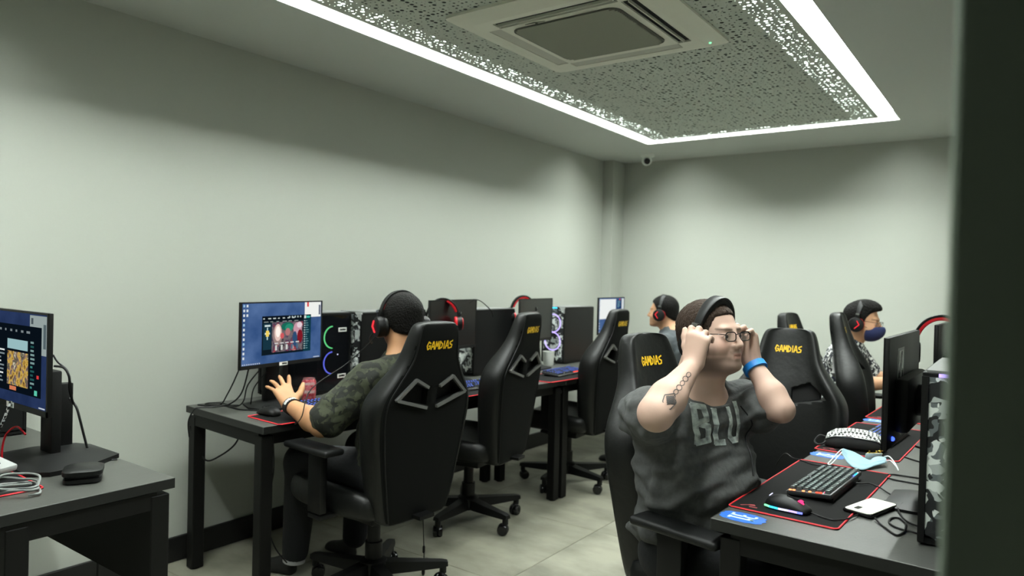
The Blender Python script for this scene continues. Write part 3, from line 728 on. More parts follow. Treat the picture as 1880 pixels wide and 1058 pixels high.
def desktop_items(kind):
    rnd = random.Random({'game': 1, 'library': 2, 'light': 3}[kind]); it = []
    W2, H2 = .25, .1375
    it.append((-W2, -H2, W2, H2, M['wallpaper2' if kind == 'library' else 'wallpaper'], 1))
    if kind == 'game':
        it += [(.135, .065, W2-.003, H2, G(238, 240, 236), 2), (.150, H2-.022, .162, H2, G(214, 60, 66), 3), (.232, .075, W2-.006, H2-.014, G(96, 104, 120), 3)]
        wx0, wx1, wy0, wy1 = -.135, .178, -.100, .078
        it.append((wx0, wy0, wx1, wy1, G(14, 26, 34), 3)); it.append((wx0, .056, wx1, wy1, G(10, 18, 26), 4))
        it.append((.128, wy0, wx1, wy1, G(16, 54, 66), 4))
        it.append((-.128, -.075, -.078, .045, G(22, 52, 66), 4)); it.append((-.075, -.09, .125, .048, M['promo'], 4))
        # promotional picture, reduced to plain colour masses
        for q, (cx, cy, rx, ry, c) in enumerate(((-.04, -.01, .030, .050, G(150, 128, 124)), (-.038, .0, .022, .040, G(226, 196, 186)), (-.038, .004, .014, .026, G(255, 244, 234)), (.022, .026, .040, .020, G(26, 104, 86)), (.032, .020, .026, .018, G(40, 138, 112)),
                                    (.024, .000, .016, .018, G(176, 116, 116)), (.088, .012, .028, .032, G(196, 150, 164)), (.10, .03, .018, .014, G(226, 206, 214)), (.104, -.024, .018, .032, G(126, 26, 38)), (.07, -.035, .016, .036, G(46, 76, 112)), (-.012, -.016, .012, .014, G(206, 88, 92)))):
            it.append((cx-rx, cy-ry, cx+rx, cy+ry, c, 5+.12*q, 'e'))
        for x, c in ((-.055, 1), (-.02, 1), (.012, 1), (.045, 0), (.08, 0)):
            it.append((x, -.082, x+.012, -.058, G(206, 208, 204) if c else G(72, 104, 128), 7)); it.append((x-.004, -.052, x+.018, -.047, G(210, 210, 210), 7))
        it += [(-.112, -.015, -.094, .012, G(236, 206, 92), 6), (-.118, -.006, -.088, .003, G(214, 226, 214), 5.5), (-.106, -.03, -.1, .026, G(190, 220, 220), 5.4), (-.12, .03, -.086, .038, G(206, 224, 222), 6)]
        for i in range(7): it.append((-.13+i*.03, .064, -.13+i*.03+rnd.uniform(.008, .02), .069, G(196, 206, 204), 6))
        for i in range(6): it.append((-.125+i*.038, .050, -.125+i*.038+rnd.uniform(.015, .03), .053, G(150, 160, 160), 6))
        for i in range(5): it.append((.03+i*.018, .066, .038+i*.018, .074, G(180, 196, 196), 6))
        for i in range(13): it.append((.131, .045-i*.011, .138, .05-i*.011, G(190, 206, 204), 6)); it.append((.142, .046-i*.011, .142+rnd.uniform(.01, .022), .049-i*.011, G(110, 160, 166), 6))
        it.append((.131, .06, .143, .074, G(214, 224, 218), 6)); it.append((.146, .062, .17, .071, G(60, 190, 170), 6))
    if kind == 'library':
        it += [(.13, .02, W2-.004, H2-.004, G(148, 160, 158), 2), (.14, H2-.03, .155, H2-.012, G(74, 84, 88), 3), (.225, .04, .243, .11, G(84, 98, 102), 3)]
        it.append((-.16, -.105, .215, .1, G(8, 16, 24), 4))
        it += [(-.03, .025, .12, .055, G(150, 186, 190), 5), (-.03, -.085, .125, .018, M['painting'], 5)]
        for i in range(9): it.append((-.1, .015-i*.012, -.1+rnd.uniform(.02, .05), .020-i*.012, G(120, 134, 138) if i % 3 else G(216, 222, 220), 5))
        for i in range(12): it.append((.14, .05-i*.012, .14+rnd.uniform(.01, .03), .056-i*.012, rnd.choice([G(62, 130, 122), G(34, 84, 82), G(120, 150, 148)]), 5))
        for i in range(6): it.append((-.09+i*.04, .078, -.09+i*.04+rnd.uniform(.01, .025), .085, G(120, 130, 134), 5))
        it += [(-.01, -.1, .04, -.088, G(206, 120, 84), 5), (.17, -.1, .19, -.085, G(90, 196, 168), 5), (.185, -.05, .2, -.04, G(214, 60, 60), 5)]
    if kind == 'light':
        it += [(-W2+.01, -.03, .08, H2-.008, G(236, 240, 238), 2), (.1, .05, .215, .125, G(22, 52, 96), 2), (.2, .03, W2-.004, H2-.004, G(214, 222, 224), 2.5), (.15, H2-.018, .17, H2-.004, G(208, 80, 76), 3)]
        for i in range(5): it.append((.11, .06+i*.012, .11+rnd.uniform(.03, .08), .066+i*.012, G(120, 160, 176), 3))
    for j in range(12 if kind != 'library' else 8):
        for k in range(2 if j < 3 else 1): it.append((-W2+.006+k*.018, H2-.016-j*.021, -W2+.016+k*.018, H2-.005-j*.021, G(214, 222, 226) if (j+k) % 4 else G(150, 190, 220), 3))
    for i in range(9): it.append((-W2+.004+i*.012, -H2+.002, -W2+.011+i*.012, -H2+.007, G(180, 190, 206), 3))
    it.append((W2-.05, -H2+.003, W2-.008, -H2+.007, G(190, 198, 210), 3))
    return it
def monitor(loc, rz, kind, label, backled=False, sticker_back=False, base_x=0.0, base_s=1.0, group=None):
    r = empty('monitor', loc, rz, label, 'monitor', group)
    b = MB(); hexbase(b, .30*base_s, .24*base_s); b.v = [(x+base_x, y, z) for x, y, z in b.v]; b.build('stand_base', M['plastic_sat'], r, True)
    c = MB(); c.box((-.03+base_x*.4, 0, .15), (.03, .085, .29), bev=.006); c.build('stand_column', M['plastic'], r)
    cz, px = .340, .035; w, h = .515, .298
    p = MB(); p.box((px+.005, 0, cz), (.012, w, h), bev=.002); p.box((px-.018, 0, cz-.04), (.036, .34, .15), bev=.012); p.cyl((px-.03, 0, cz-.04), (px-.065, 0, cz-.04), .045)
    hs = p.build('housing', M['plastic'], r)
    f = MB(); z0, z1, y1 = cz-h/2, cz+h/2, w/2
    for (ya, yb, za, zb) in ((-y1, y1, z0, z0+.017), (-y1, y1, z1-.006, z1), (-y1, -y1+.007, z0, z1), (y1-.007, y1, z0, z1)):
        f.box((px+.0125, (ya+yb)/2, (za+zb)/2), (.003, yb-ya, zb-za))
    f.build('bezel', M['plastic_sat'], r, False)
    MB().box((px+.0113, 0, cz+.005), (.0006, w-.012, h-.02)).build('screen', M['screen_off'], r, False)
    if kind != 'off': quads_on_screen('screen_picture', desktop_items(kind), r, px+.0117, cz+.0055)
    if kind != 'bare':
        MB().box((px+.0145, .0, z0+.008), (.0012, .052, .016)).build('brand_label', M['label'], hs, False)
        tq = glyph_quads('GAMDIAS', .03, .007, .0018, .2, 1); flat_quads(tq, lambda p: Vector((px+.0154, p.x+.006, z0+.008+p.y))).build('label_print', M['gloss'], hs, False)
    if sticker_back:
        MB().box((px-.0013, .085, cz+.068), (.0012, .10, .092)).build('back_label', M['grey'], hs, False)
        MB().box((px-.0021, .085, cz+.068), (.0008, .07, .078)).build('label_field', M['gloss'], hs, False)
        tq = glyph_quads('GAMDIAS', .07, .03, .006, .2, 1); flat_quads(tq, lambda p: Vector((px-.0028, .085+p.y, cz+.068+p.x))).build('label_print', M['grey'], hs, False)
    if backled: MB().sphere((px-.0025, -.20 if not sticker_back else .19, z0+.022), .0065, 10).build('power_light', M['led'], hs)
    return r
monitor((-2.86, 2.08, DT+.0), RAD(9), 'game', 'lit monitor showing a dark game window on blue, above the red can')
monitor((-2.80, 3.235, DT), RAD(8), 'off', 'dark monitor with a red headset on its top, just right of the camouflaged man')
monitor((-2.80, 4.115, DT), RAD(8), 'off', 'dark monitor behind the second empty chair of the left row')
monitor((-2.82, 5.26, DT), RAD(4), 'light', 'lit monitor with white windows at the far corner of the left row')
monitor((-2.510, .925, DT), RAD(-90), 'library', 'lit monitor at the left picture edge, seen at a slant', base_x=-.085, base_s=1.2)
monitor((-.247, 2.36, DT), RAD(178.5), 'off', 'black monitor seen from behind with vertical label, beside the checked pouch', backled=True, sticker_back=True, base_x=-.03, base_s=.8)
monitor((-.215, 3.30, DT), RAD(178), 'off', 'black monitor seen from behind, farther one at right, under the red headset')

# ------------------------------------------------------------------ PC towers
def tower(loc, rz, label, glass=False, lit=True, half=1.0, ring='rgbviolet', ring_y=-.005):
    """front faces local +x; width along y"""
    r = empty('computer_tower', loc, rz, label, 'computer'); w, d, h = .20, .42, .42
    b = MB(); t = .012
    b.box((-d/2, 0, .012), (d, w, .014)); b.box((-d/2, 0, h-.008), (d, w, .016), bev=.003); b.box((-d+.006, 0, h/2), (.012, w, h-.02))
    b.box((-d/2, -w/2+.004, h/2), (d-.01, .008, h-.02)); b.box((-d*.5, 0, h*.5), (.005, w-.02, h-.04))
    b.box((-.006, w/2-.007, h/2), (.03, .014, h-.02)); b.box((-.006, -w/2+.007, h/2), (.03, .014, h-.02)); b.box((-.02, 0, h/2), (.012, w-.03, h-.04))
    b.build('case', M['plastic'], r, False)
    MB().box((-d/2, 0, h+.002), (d-.02, w-.014, .004)).build('top_panel', M['grey'], r, False)
    s = MB(); s.box((-d/2-.005, w/2-.002, h/2), (d-.03, .004, h-.03)); s.build('side_panel', M['tint' if glass else 'plastic_sat'], r, False)
    for x in (-.06, -d+.06): MB().box((x, 0, .004), (.03, w-.03, .008)).build('foot', M['plastic'], r, False)
    f = MB(); y0 = -w/2+.015; y1 = w/2-.015
    f.prism([(y0, .03), (y0+.03, .016), (y1-.03, .016), (y1, .03), (y1, h-.03), (y1-.02, h-.012), (y0, h-.012)], .008, (-.004, 0, 0), (0, 1, 0), (0, 0, 1)); f.build('front_mesh', M['fabric_blk' if glass else 'camoPC'], r, False)
    n = MB(); n.prism([(w/2-.05, h-.001), (w/2-.004, h-.001), (w/2-.004, h-.045)], .012, (.002, 0, 0), (0, 1, 0), (0, 0, 1)); n.build('corner_wedge', M['silver'], r, False)
    if lit and not glass:
        for z in (.30, .165):
            g = MB(); g.tube([(.0065, ring_y+.066*math.cos(a), z+.066*math.sin(a)) for a in [2*PI*i/20 for i in range(20)]], .0035, 6, closed=True, sub=2); g.build('fan_light', M[ring], r)
        MB().box((.004, -.02, h-.006), (.012, .09, .008)).build('light_bar', M['rgbcyan' if ring == 'rgbviolet' else 'rgbviolet'], r, False)
    if glass:
        for z, mm in ((.29, 'rgbgreen'), (.155, 'rgbblue')):
            g = MB(); c0 = -.315
            g.tube([(c0+.058*math.cos(a), w/2-.02, z+.058*math.sin(a)) for a in [RAD(-85+170*i/12) for i in range(13)]], .0035, 6, sub=2); g.build('fan_light', M[mm], r)
            g = MB(); g.cyl((c0, w/2-.05, z), (c0, w/2-.024, z), .055, n=24)
            g.build('fan', M['gloss'], r)
        for x, z in ((-.36, .33), (-.36, .085)):
            MB().box((x, w/2+.0008, z), (.055, .0012, .022)).build('brand_label', M['label'], r, False)
            tq = glyph_quads('GAMDIAS', .04, .01, .0022, .2, 1); flat_quads(tq, lambda p: Vector((x+p.x, w/2+.0018, z+p.y))).build('label_print', M['gloss'], r, False)
        MB().sphere((-.33, w/2+.001, .2), .003, 8).build('power_light', M['rgbwhite'], r)
    return r
tower((-3.04, 2.19, DT), RAD(-90), 'black glass-sided computer tower with green and blue fan rings beside the lit monitor', glass=True)
tower((-2.98, 2.64, DT), RAD(-90), 'computer tower with grey camouflage front left of the camouflaged man', lit=False)
tower((-2.91, 3.52, DT), RAD(-90), 'black computer tower between the two dark monitors, camouflage front half hidden', lit=False)
tower((-2.85, 4.50, DT), RAD(-90), 'computer tower with violet fan rings on a camouflage front')
tower((-.10, 1.99, DT), RAD(-90), 'computer tower at the right edge beside the door jamb, front glowing blue', ring='rgbblue', ring_y=.055)
tower((-3.10, .68, DT), RAD(-90), 'dark computer tower behind the slanted monitor at lower left', lit=False)

# ------------------------------------------------------------------ desk mats, keyboards, mice
def desk_mat(loc, rz, label, L=.70, D=.29):
    """long side along local y, user at -x"""
    r = empty('desk_mat', loc, rz, label, 'mouse mat')
    MB().prism(rrect(D, L, .012), .003).build('cloth', M['mat_blk'], r, False)
    P = rrect(D-.004, L-.004, .012); t = MB(); t.tube([(x, y, .0025) for x, y in P], .0027, 6, closed=True, sub=1); t.build('stitched_edge', M['mat_red'], r)
    g = MB()
    for a in ((-.024, -.012, -.004, .006), (-.012, .0, .012, .006), (.0, -.012, .022, -.010), (-.006, .006, .008, .012)):
        u = Vector((a[2]-a[0], a[3]-a[1])); nn = Vector((-u.y, u.x)).normalized()*.0035
        p, q = Vector(a[:2]), Vector(a[2:]); c = Vector((-D/2+.05, -L/2+.045))
        g.add([Vector((v.x, v.y, .0033)) for v in (c+p-nn, c+q-nn, c+q+nn, c+p+nn)], [(0, 1, 2, 3)])
    g.build('printed_mark', M['mat_logo'], r, False)
    return r
desk_mat((-.505, 2.315, DT), RAD(-2), 'black desk mat with red edge under the keyboard beside the blue 31 sticker')
desk_mat((-.485, 3.225, DT), RAD(-2), 'black desk mat with red edge under the checked pouch')
desk_mat((-.455, 4.10, DT), RAD(-2), 'black desk mat with red edge beside the blue 33 sticker')
desk_mat((-2.555, 2.145, DT), RAD(176), 'black desk mat with red edge under the camouflaged man\'s hand', .66, .25)
desk_mat((-2.46, 3.06, DT), RAD(176), 'black desk mat with red edge at the second seat of the left row', .66, .26)
desk_mat((-2.42, 3.98, DT), RAD(176), 'black desk mat with red edge at the third seat of the left row', .70, .28)
desk_mat((-2.48, .72, DT), RAD(88), 'black desk mat with red edge at lower left under the coiled cable', .52, .30)
def keyboard(loc, rz, label, keys_single, cap, lights, back=None):
    """long side along local y (user's left at +y), user at -x"""
    r = empty('keyboard', loc, rz, label, 'keyboard'); L, D = .352, .126
    tl = Matrix.Rotation(RAD(-5), 3, 'Y'); b = MB()
    b.box((0, 0, .014), (D, L, .014), tl, bev=.004); b.box((.05, 0, .006), (.02, L-.06, .012)); b.build('case', M['kb'], r)
    e = MB(); e.box((-.0635, 0, .0085), (.003, L-.01, .006), tl); e.build('front_edge', M['grey'], r, False)
    k = MB(); k.loft([[Vector((x*.0078, y*.0078, 0)) for x, y in ((-1, -1), (1, -1), (1, 1), (-1, 1))], [Vector((x*.006, y*.006, .008)) for x, y in ((-1, -1), (1, -1), (1, 1), (-1, 1))]]); km = k.mesh('key', cap)
    allm = MB(); lm = MB(); rnd = random.Random(3)
    for row in range(6):
        y = L/2-.013
        while y > -L/2+.012:
            wd = 1
            if row == 0 and abs(y-.03) < .06: wd = 5.5 if abs(y-.07) < .03 else 1
            elif row in (1, 2, 3) and y > L/2-.014: wd = 1.6
            x = -.05+row*.0195+(.003 if row == 5 else 0); yc = y-(wd-1)*.0095
            if yc-wd*.009 < -L/2+.006: break
            p = tl @ Vector((x, yc, .0085))+Vector((0, 0, .013))
            if keys_single:
                o = bpy.data.objects.new('key', km); COL.objects.link(o); o.parent = r; o.location = p; o.rotation_euler = (0, RAD(-5), 0); o.scale = (1, wd if wd == 1 else wd*1.12, 1)
            else:
                vs = [p+tl @ Vector((v.co.x, v.co.y*(wd if wd == 1 else wd*1.12), v.co.z)) for v in km.vertices]; allm.add(vs, [tuple(q.vertices) for q in km.polygons])
            lq = p+tl @ Vector((.001, 0, .0083)); s = .0026 if keys_single else .0036
            if rnd.random() < .85: lm.add([lq+tl @ Vector((a*s, c*s*1.3, 0)) for a, c in ((-1, -1), (1, -1), (1, 1), (-1, 1))], [(0, 1, 2, 3)])
            y -= wd*.019
    if not keys_single: tag(allm.build('keys', cap, r, False), kind='stuff')
    tag(lm.build('key_legends', M['legendw'] if keys_single else M['legend'], r, False), kind='stuff')
    for (x, y, w, l, m) in lights:
        g = MB(); g.box(tl @ Vector((x, y, .010))+Vector((0, 0, .0125)), (w, l, .003), tl, bev=.001, seg=1); g.build('key_light', M[m], r)
    return r
rowx = [-.05+i*.0195 for i in range(6)]
LB = [(x, -.171, .008, .006, m) for x, m in zip((-.052, -.042, -.015, .003, .023, .033), ('rgborange', 'rgborange', 'rgborange', 'rgborange', 'rgbred', 'rgbred'))]+[(.043, -.160, .006, .008, 'rgbpink')]
LB += [(.060, .09+i*.012, .004, .01, m) for i, m in enumerate(('rgbblue', 'rgbcyan', 'rgbcyan', 'rgbcyan', 'rgbwhite'))]
keyboard((-.487, 2.355, DT+.003), RAD(-3), 'dark keyboard with red and blue lights on the mat beside the white phone', True, M['keycap'], LB)
keyboard((-.46, 3.27, DT+.003), RAD(-4), 'dark keyboard behind the checked pouch, mostly hidden', False, M['keycap'], [])
keyboard((-.42, 4.2, DT+.003), RAD(-4), 'dark keyboard beyond the checked pouch on the third red-edged mat', False, M['keycapd'], [])
keyboard((-2.63, 2.20, DT+.003), RAD(176), 'dark keyboard with blue glowing keys behind the camouflaged man\'s hand', False, M['keycapd'], [])
keyboard((-2.50, 3.17, DT+.003), RAD(176), 'dark keyboard with blue glowing keys and pale front edge, left of the second empty chair', False, M['keycapd'], [])
keyboard((-2.46, 4.02, DT+.003), RAD(181), 'dark keyboard with blue glowing keys right of the second empty chair', False, M['keycapd'], [(-.058, -.1+i*.012, .004, .008, 'rgbred') for i in range(7)])
desk_mat((-.44, 4.98, DT), RAD(-2), 'black desk mat with red edge under the masked man\'s hands')
keyboard((-.40, 4.98, DT+.003), RAD(-4), 'dark keyboard under the masked man\'s hands', False, M['keycapd'], [])
def mouse(loc, rz, label, light=True):
    r = empty('mouse', loc, rz, label, 'mouse'); b = MB(); rg = []
    for x, w, h in ((-.061, .012, .012), (-.056, .024, .024), (-.04, .031, .034), (-.015, .033, .039), (.012, .030, .035), (.035, .029, .026), (.052, .027, .018), (.060, .02, .012)):
        rg.append([Vector((x, y*w, z*h)) for y, z in ((-.85, 0), (-1, .15), (-1, .45), (-.8, .8), (-.4, .97), (0, 1), (.4, .97), (.8, .8), (1, .45), (1, .15), (.85, 0))])
    b.loft(rg); o = b.build('shell', M['plastic_sat'], r, 'all'); subsurf(o, 1)
    w = MB(); w.cyl((.033, -.004, .024), (.033, .004, .024), .009, n=14); w.build('scroll_wheel', M['rgbpink' if light else 'gloss'], r)
    MB().box((.02, 0, .0325), (.05, .0015, .004), Matrix.Rotation(.22, 3, 'Y')).build('button_split', M['void'], r, False)
    if light:
        cs = ('rgbgreen', 'rgbcyan', 'rgbwhite', 'rgbviolet', 'rgbblue')
        pts = [(-.056, -.025), (-.04, -.0315), (-.015, -.0338), (.012, -.0312), (.035, -.0302), (.048, -.028)]
        for (a, b_), (c, d), m in zip(pts[:-1], pts[1:], cs):
            MB().tube([(a, b_, .006), (c, d, .006)], .0028, 6).build('side_light', M[m], r)
        MB().box((-.052, .008, .029), (.008, .012, .002), Matrix.Rotation(-.8, 3, 'Y')).build('rear_light', M['rgbwhite'], r, False)
    return r
mouse((-.517, 2.045, DT+.004), RAD(-6), 'dark mouse with a rainbow light strip on the mat near the 31 sticker')
mouse((-2.66, 1.905, DT+.004), RAD(182), 'black mouse under the camouflaged man\'s hand', False)

# ------------------------------------------------------------------ stickers on the desks
def seat_sticker(loc, rz, text, label):
    r = empty('seat_sticker', loc, rz, label, 'sticker')
    p = [(.062, .0), (.055, .012), (.057, .022), (.044, .032), (.03, .034), (.02, .039), (-.02, .039), (-.03, .034), (-.044, .032), (-.057, .022), (-.055, .012), (-.062, 0)]; p += [(x, -y) for x, y in p[-2:0:-1]]
    MB().prism(p[::-1], .0008).build('disc', M['sticker'], r, False)
    # text reads for the sitter: up = +x, right = -y
    flat_quads(glyph_quads(text, .044, .062, .008, .4), lambda q: Vector((q.y, -q.x, .0013))).build('number', M['stickerw'], r, False)
seat_sticker((-.597, 1.905, DT), RAD(-2), '31', 'blue seat sticker numbered 31 at the near desk corner')
seat_sticker((-.578, 2.81, DT), RAD(-2), '32', 'blue seat sticker numbered 32 beside the blue face mask')
seat_sticker((-.55, 3.70, DT), RAD(-2), '33', 'blue seat sticker numbered 33 beyond the checked pouch')

# ------------------------------------------------------------------ loose things on the right desk
def phone():
    r = empty('phone', (-.336, 2.20, DT+.003), RAD(74), 'white phone lying face down on the mat edge, dark camera on its back', 'phone')
    MB().box((0, 0, .005), (.165, .078, .009), bev=.004).build('body', M['gloss'], r)
    MB().prism(rrect(.160, .073, .012), .0015, (0, 0, .009)).build('back_cover', M['phone'], r, False)
    MB().box((-.048, .012, .0112), (.024, .012, .0015)).build('camera_window', M['gloss'], r, False)
phone()
def surgical_mask():
    r = empty('face_mask', (-.455, 2.73, DT+.004), 0, 'light blue surgical mask with white ear loops lying beyond the keyboard', 'face mask')
    top = [(-.511, 2.735, .800), (-.500, 2.745, .795), (-.482, 2.757, .789), (-.462, 2.767, .778), (-.447, 2.777, .768), (-.432, 2.787, .762), (-.424, 2.792, .770), (-.407, 2.804, .776), (-.388, 2.818, .772)]
    bot = [(-.514, 2.715, .788), (-.489, 2.691, .762), (-.465, 2.655, .758), (-.440, 2.640, .757), (-.425, 2.650, .757), (-.417, 2.690, .757), (-.408, 2.712, .760), (-.392, 2.745, .762), (-.378, 2.775, .764)]
    A = catmull([Vector(p) for p in top], 4); B = catmull([Vector(p) for p in bot], 4); n = 10; org = Vector(r.location)
    b = MB(); vs = []
    for a, c in zip(A, B):
        for j in range(n+1):
            t = j/n; p = a.lerp(c, t)+Vector((0, 0, .004*math.sin(t*PI)+.0015*math.sin(t*22))); vs.append(p-org)
    fs = [(i*(n+1)+j, i*(n+1)+j+1, (i+1)*(n+1)+j+1, (i+1)*(n+1)+j) for i in range(len(A)-1) for j in range(n)]
    b.add(vs, fs); o = b.build('cloth', M['maskblue'], r, 'all'); md = o.modifiers.new('t', 'SOLIDIFY'); md.thickness = .0018; md.offset = 0
    w = MB(); q = [(-.452, 2.79, .760), (-.405, 2.828, .762), (-.400, 2.822, .785), (-.447, 2.786, .784)]; w.add([Vector(p)-org for p in q], [(0, 1, 2, 3)])
    o = w.build('inner_lining', M['maskwhite'], r, False); md = o.modifiers.new('t', 'SOLIDIFY'); md.thickness = .0015
    for P in ([(-.512, 2.727, .800), (-.522, 2.712, .79), (-.538, 2.66, .765), (-.540, 2.640, .759), (-.532, 2.640, .759), (-.523, 2.68, .772), (-.512, 2.718, .79)],
              [(-.392, 2.815, .775), (-.375, 2.79, .785), (-.358, 2.765, .778), (-.342, 2.735, .765), (-.335, 2.715, .758), (-.345, 2.73, .768), (-.365, 2.755, .778), (-.383, 2.772, .768)]):
        MB().tube([Vector(p)-org for p in P], .0019, 6).build('ear_loop', M['maskwhite'], r)
surgical_mask()
def pouch():
    r = empty('pouch', (-.522, 3.01, DT+.003), RAD(8), 'black and white checked zip pouch beside the black monitor', 'pouch')
    b = MB(); rg = []
    for x, w, h in ((-.105, .02, .02), (-.098, .045, .042), (-.07, .062, .06), (-.02, .07, .068), (.03, .07, .066), (.075, .065, .058), (.1, .05, .04), (.108, .02, .02)):
        rg.append([Vector((x, y*w, z*h)) for y, z in ((-.9, 0), (-1.02, .2), (-1.0, .5), (-.86, .72))]+[Vector((x, y*w, z*h)) for y, z in ((-.86, .72), (-.5, .95), (0, 1), (.5, .95), (.9, .6), (1, .2), (.9, 0))])
    b.loft(rg); o = b.build('body', [M['fabric_blk']], r, 'all')
    t = MB(); t.loft([[Vector((p.x*1.0, p.y*1.02, p.z*1.03+.001)) for p in R[4:9]] for R in rg[1:-1]], cap=False)
    vs, fs = [], []
    k = MB(); n = 5; G_ = [[Vector((p.x, p.y*1.02, p.z*1.03+.0012)) for p in R[4:9]] for R in rg]
    k.v = [tuple(p) for R in G_ for p in R]; k.f = [(i*n+j, i*n+j+1, (i+1)*n+j+1, (i+1)*n+j) for i in range(len(G_)-1) for j in range(n-1)]; k.m = [0]*len(k.f)
    k.build('checked_panel', M['checks'], r, 'all')
    z = MB(); z.tube([Vector((R[3].x, R[3].y-.001, R[3].z)) for R in rg], .0028, 6, sub=3); z.build('zipper', M['steel'], r)
    p = MB(); p.box((-.02, -.071, .05), (.035, .003, .006)); p.build('zip_pull', M['steel'], r, False)
    s = MB(); s.tube([(-.1, -.01, .03), (-.125, -.02, .035), (-.14, -.035, .015), (-.128, -.05, .006), (-.11, -.055, .012), (-.1, -.04, .02)], .004, 6); s.build('wrist_strap', M['fabric_blk'], r)
pouch()
def keychain():
    r = empty('keychain', (-.440, 2.935, DT+.003), .3, 'small brass keychain hanging off the checked pouch', 'keychain')
    b = MB(); b.tube([(.012*math.cos(a), .012*math.sin(a), .004) for a in [2*PI*i/10 for i in range(10)]], .0016, 6, closed=True, sub=2); b.build('ring', M['goldmetal'], r)
    for i, (x, y, a) in enumerate(((-.018, .004, .4), (.016, -.008, -.5), (.002, -.02, 1.3), (.02, .01, .2))):
        c = MB(); c.box((x, y, .004+.003*i), (.018, .005, .003), rotz(a), bev=.001, seg=1); c.cyl((x, y, .002), (x, y, .012+.003*i), .003, n=8); c.build('charm', M['goldmetal'], r)
keychain()
# ------------------------------------------------------------------ things on the left desks
def drinks_can():
    r = empty('drink_can', (-2.765, 2.20, DT), RAD(0), 'red drink can with pale lettering standing behind the keyboard', 'can')
    MB().lathe([(.022, .002), (.026, 0), (.033, .012), (.033, .108), (.027, .120), (.0265, .122)], n=32).build('body', mat('can_red', (176, 36, 52), .3, metal=.4, noise=(95, .12, (206, 122, 128))), r)
    MB().lathe([(.0268, .1195), (.0275, .124), (.024, .124), (.024, .121)], n=32).build('rim', M['steel'], r)
    t = MB(); t.prism(rrect(.012, .022, .005), .0015, (.004, 0, .1215)); t.build('tab', M['steel'], r)
    def wrap(q, z): a = q.x/.0334-.55; return Vector((.0334*math.cos(a), .0334*math.sin(a), z+q.y))
    o = MB()
    for (wd, z, n_) in ((.05, .10, 7), (.052, .062, 6)):
        for i in range(n_):
            x = -wd/2+wd*(i+.5)/n_
            for ln in (((-.25, -.5), (-.1, .5)), ((-.1, .5), (.3, .4)), ((.3, .4), (.2, -.5))):
                a, b_ = [Vector((x+p[0]*wd/n_, p[1]*.012)) for p in ln]; u = (b_-a).normalized(); nn = Vector((-u.y, u.x))*.0009
                o.add([wrap(p, z) for p in (a-nn, b_-nn, b_+nn, a+nn)], [(0, 1, 2, 3)])
    o.build('print', M['label'], r, False)
drinks_can()
def cup():
    r = empty('paper_cup', (-2.80, 4.36, DT), 0, 'plain white cup between the dark monitor and the violet-lit tower', 'cup')
    MB().lathe([(.033, 0), (.036, .004), (.043, .10), (.045, .102), (.042, .103), (.034, .012)], n=28).build('body', M['white'], r)
cup()
def wired(pts, r_, label, m='plastic', cat='cable', name='cable', group=None, sub=6):
    P = [Vector(p) for p in pts]; r = empty(name, P[0], 0, label, cat, group)
    o = MB().tube([p-P[0] for p in P], r_, 7, sub=sub).build('sheath', M[m], r)
    return r
def cable(pts, rad, label, m='plastic', group=None, sub=6):
    P = [Vector(p) for p in pts]; c = P[0]
    o = MB().tube([p-c for p in P], rad, 7, sub=sub).build('cable', M[m]); o.location = c
    return tag(o, label, 'cable', group)
cable([(-.426, 2.433, .760), (-.403, 2.446, .759), (-.384, 2.470, .758), (-.352, 2.450, .756), (-.311, 2.394, .754), (-.267, 2.354, .756), (-.23, 2.320, .76)], .0022, 'thin black keyboard cable crossing the red mat edge towards the monitor base')
cable([(-.355, 2.642, .755), (-.340, 2.666, .753), (-.310, 2.669, .753), (-.25, 2.670, .753), (-.18, 2.66, .753)], .0026, 'black cable running from the mat corner nearest the blue mask')
cable([(-.351, 2.590, .756), (-.324, 2.592, .753), (-.299, 2.592, .753), (-.24, 2.586, .753), (-.18, 2.58, .753)], .0026, 'black cable just below the mask-corner cable, crossing to the right')
cable([(-.195, 2.06, .753), (-.222, 2.072, .753), (-.242, 2.073, .753), (-.262, 2.084, .753), (-.278, 2.111, .753), (-.279, 2.152, .753), (-.264, 2.169, .753), (-.248, 2.145, .754), (-.237, 2.105, .756), (-.236, 2.051, .754), (-.245, 2.018, .753), (-.258, 2.025, .753), (-.277, 2.055, .753), (-.294, 2.081, .753), (-.312, 2.112, .757)], .0026, 'black cable looped on the desk and plugged into the white phone')
cable([(-.20, 2.12, .753), (-.230, 2.140, .753), (-.249, 2.167, .753), (-.263, 2.206, .754), (-.274, 2.245, .757), (-.268, 2.28, .765)], .0026, 'black cable hanging from the monitor base above the loop')
cable([(-.456, 2.039, .759), (-.437, 2.037, .756), (-.414, 2.026, .756), (-.390, 2.030, .756), (-.36, 2.09, .756), (-.33, 2.28, .754), (-.29, 2.36, .754)], .002, 'thin black mouse cable along the front of the red-edged mat')
cable([(-.741, 2.735, .700), (-.701, 2.700, .757), (-.665, 2.668, .754), (-.631, 2.645, .756), (-.590, 2.615, .756), (-.556, 2.61, .757)], .002, 'thin black cable from the empty chair\'s arm onto the mat')
for i, (P, lab) in enumerate((([(-.30, 3.14, .77), (-.27, 3.05, .765), (-.24, 2.98, .758), (-.19, 2.93, .753), (-.15, 2.92, .753)], 'black cable beyond the black monitor, curling by the far red mat edge'),
                              ([(-.36, 2.98, .753), (-.3, 2.93, .753), (-.24, 2.90, .753), (-.15, 2.90, .753)], 'straight black cable behind the blue mask running right'))):
    cable(P, .0026, lab)
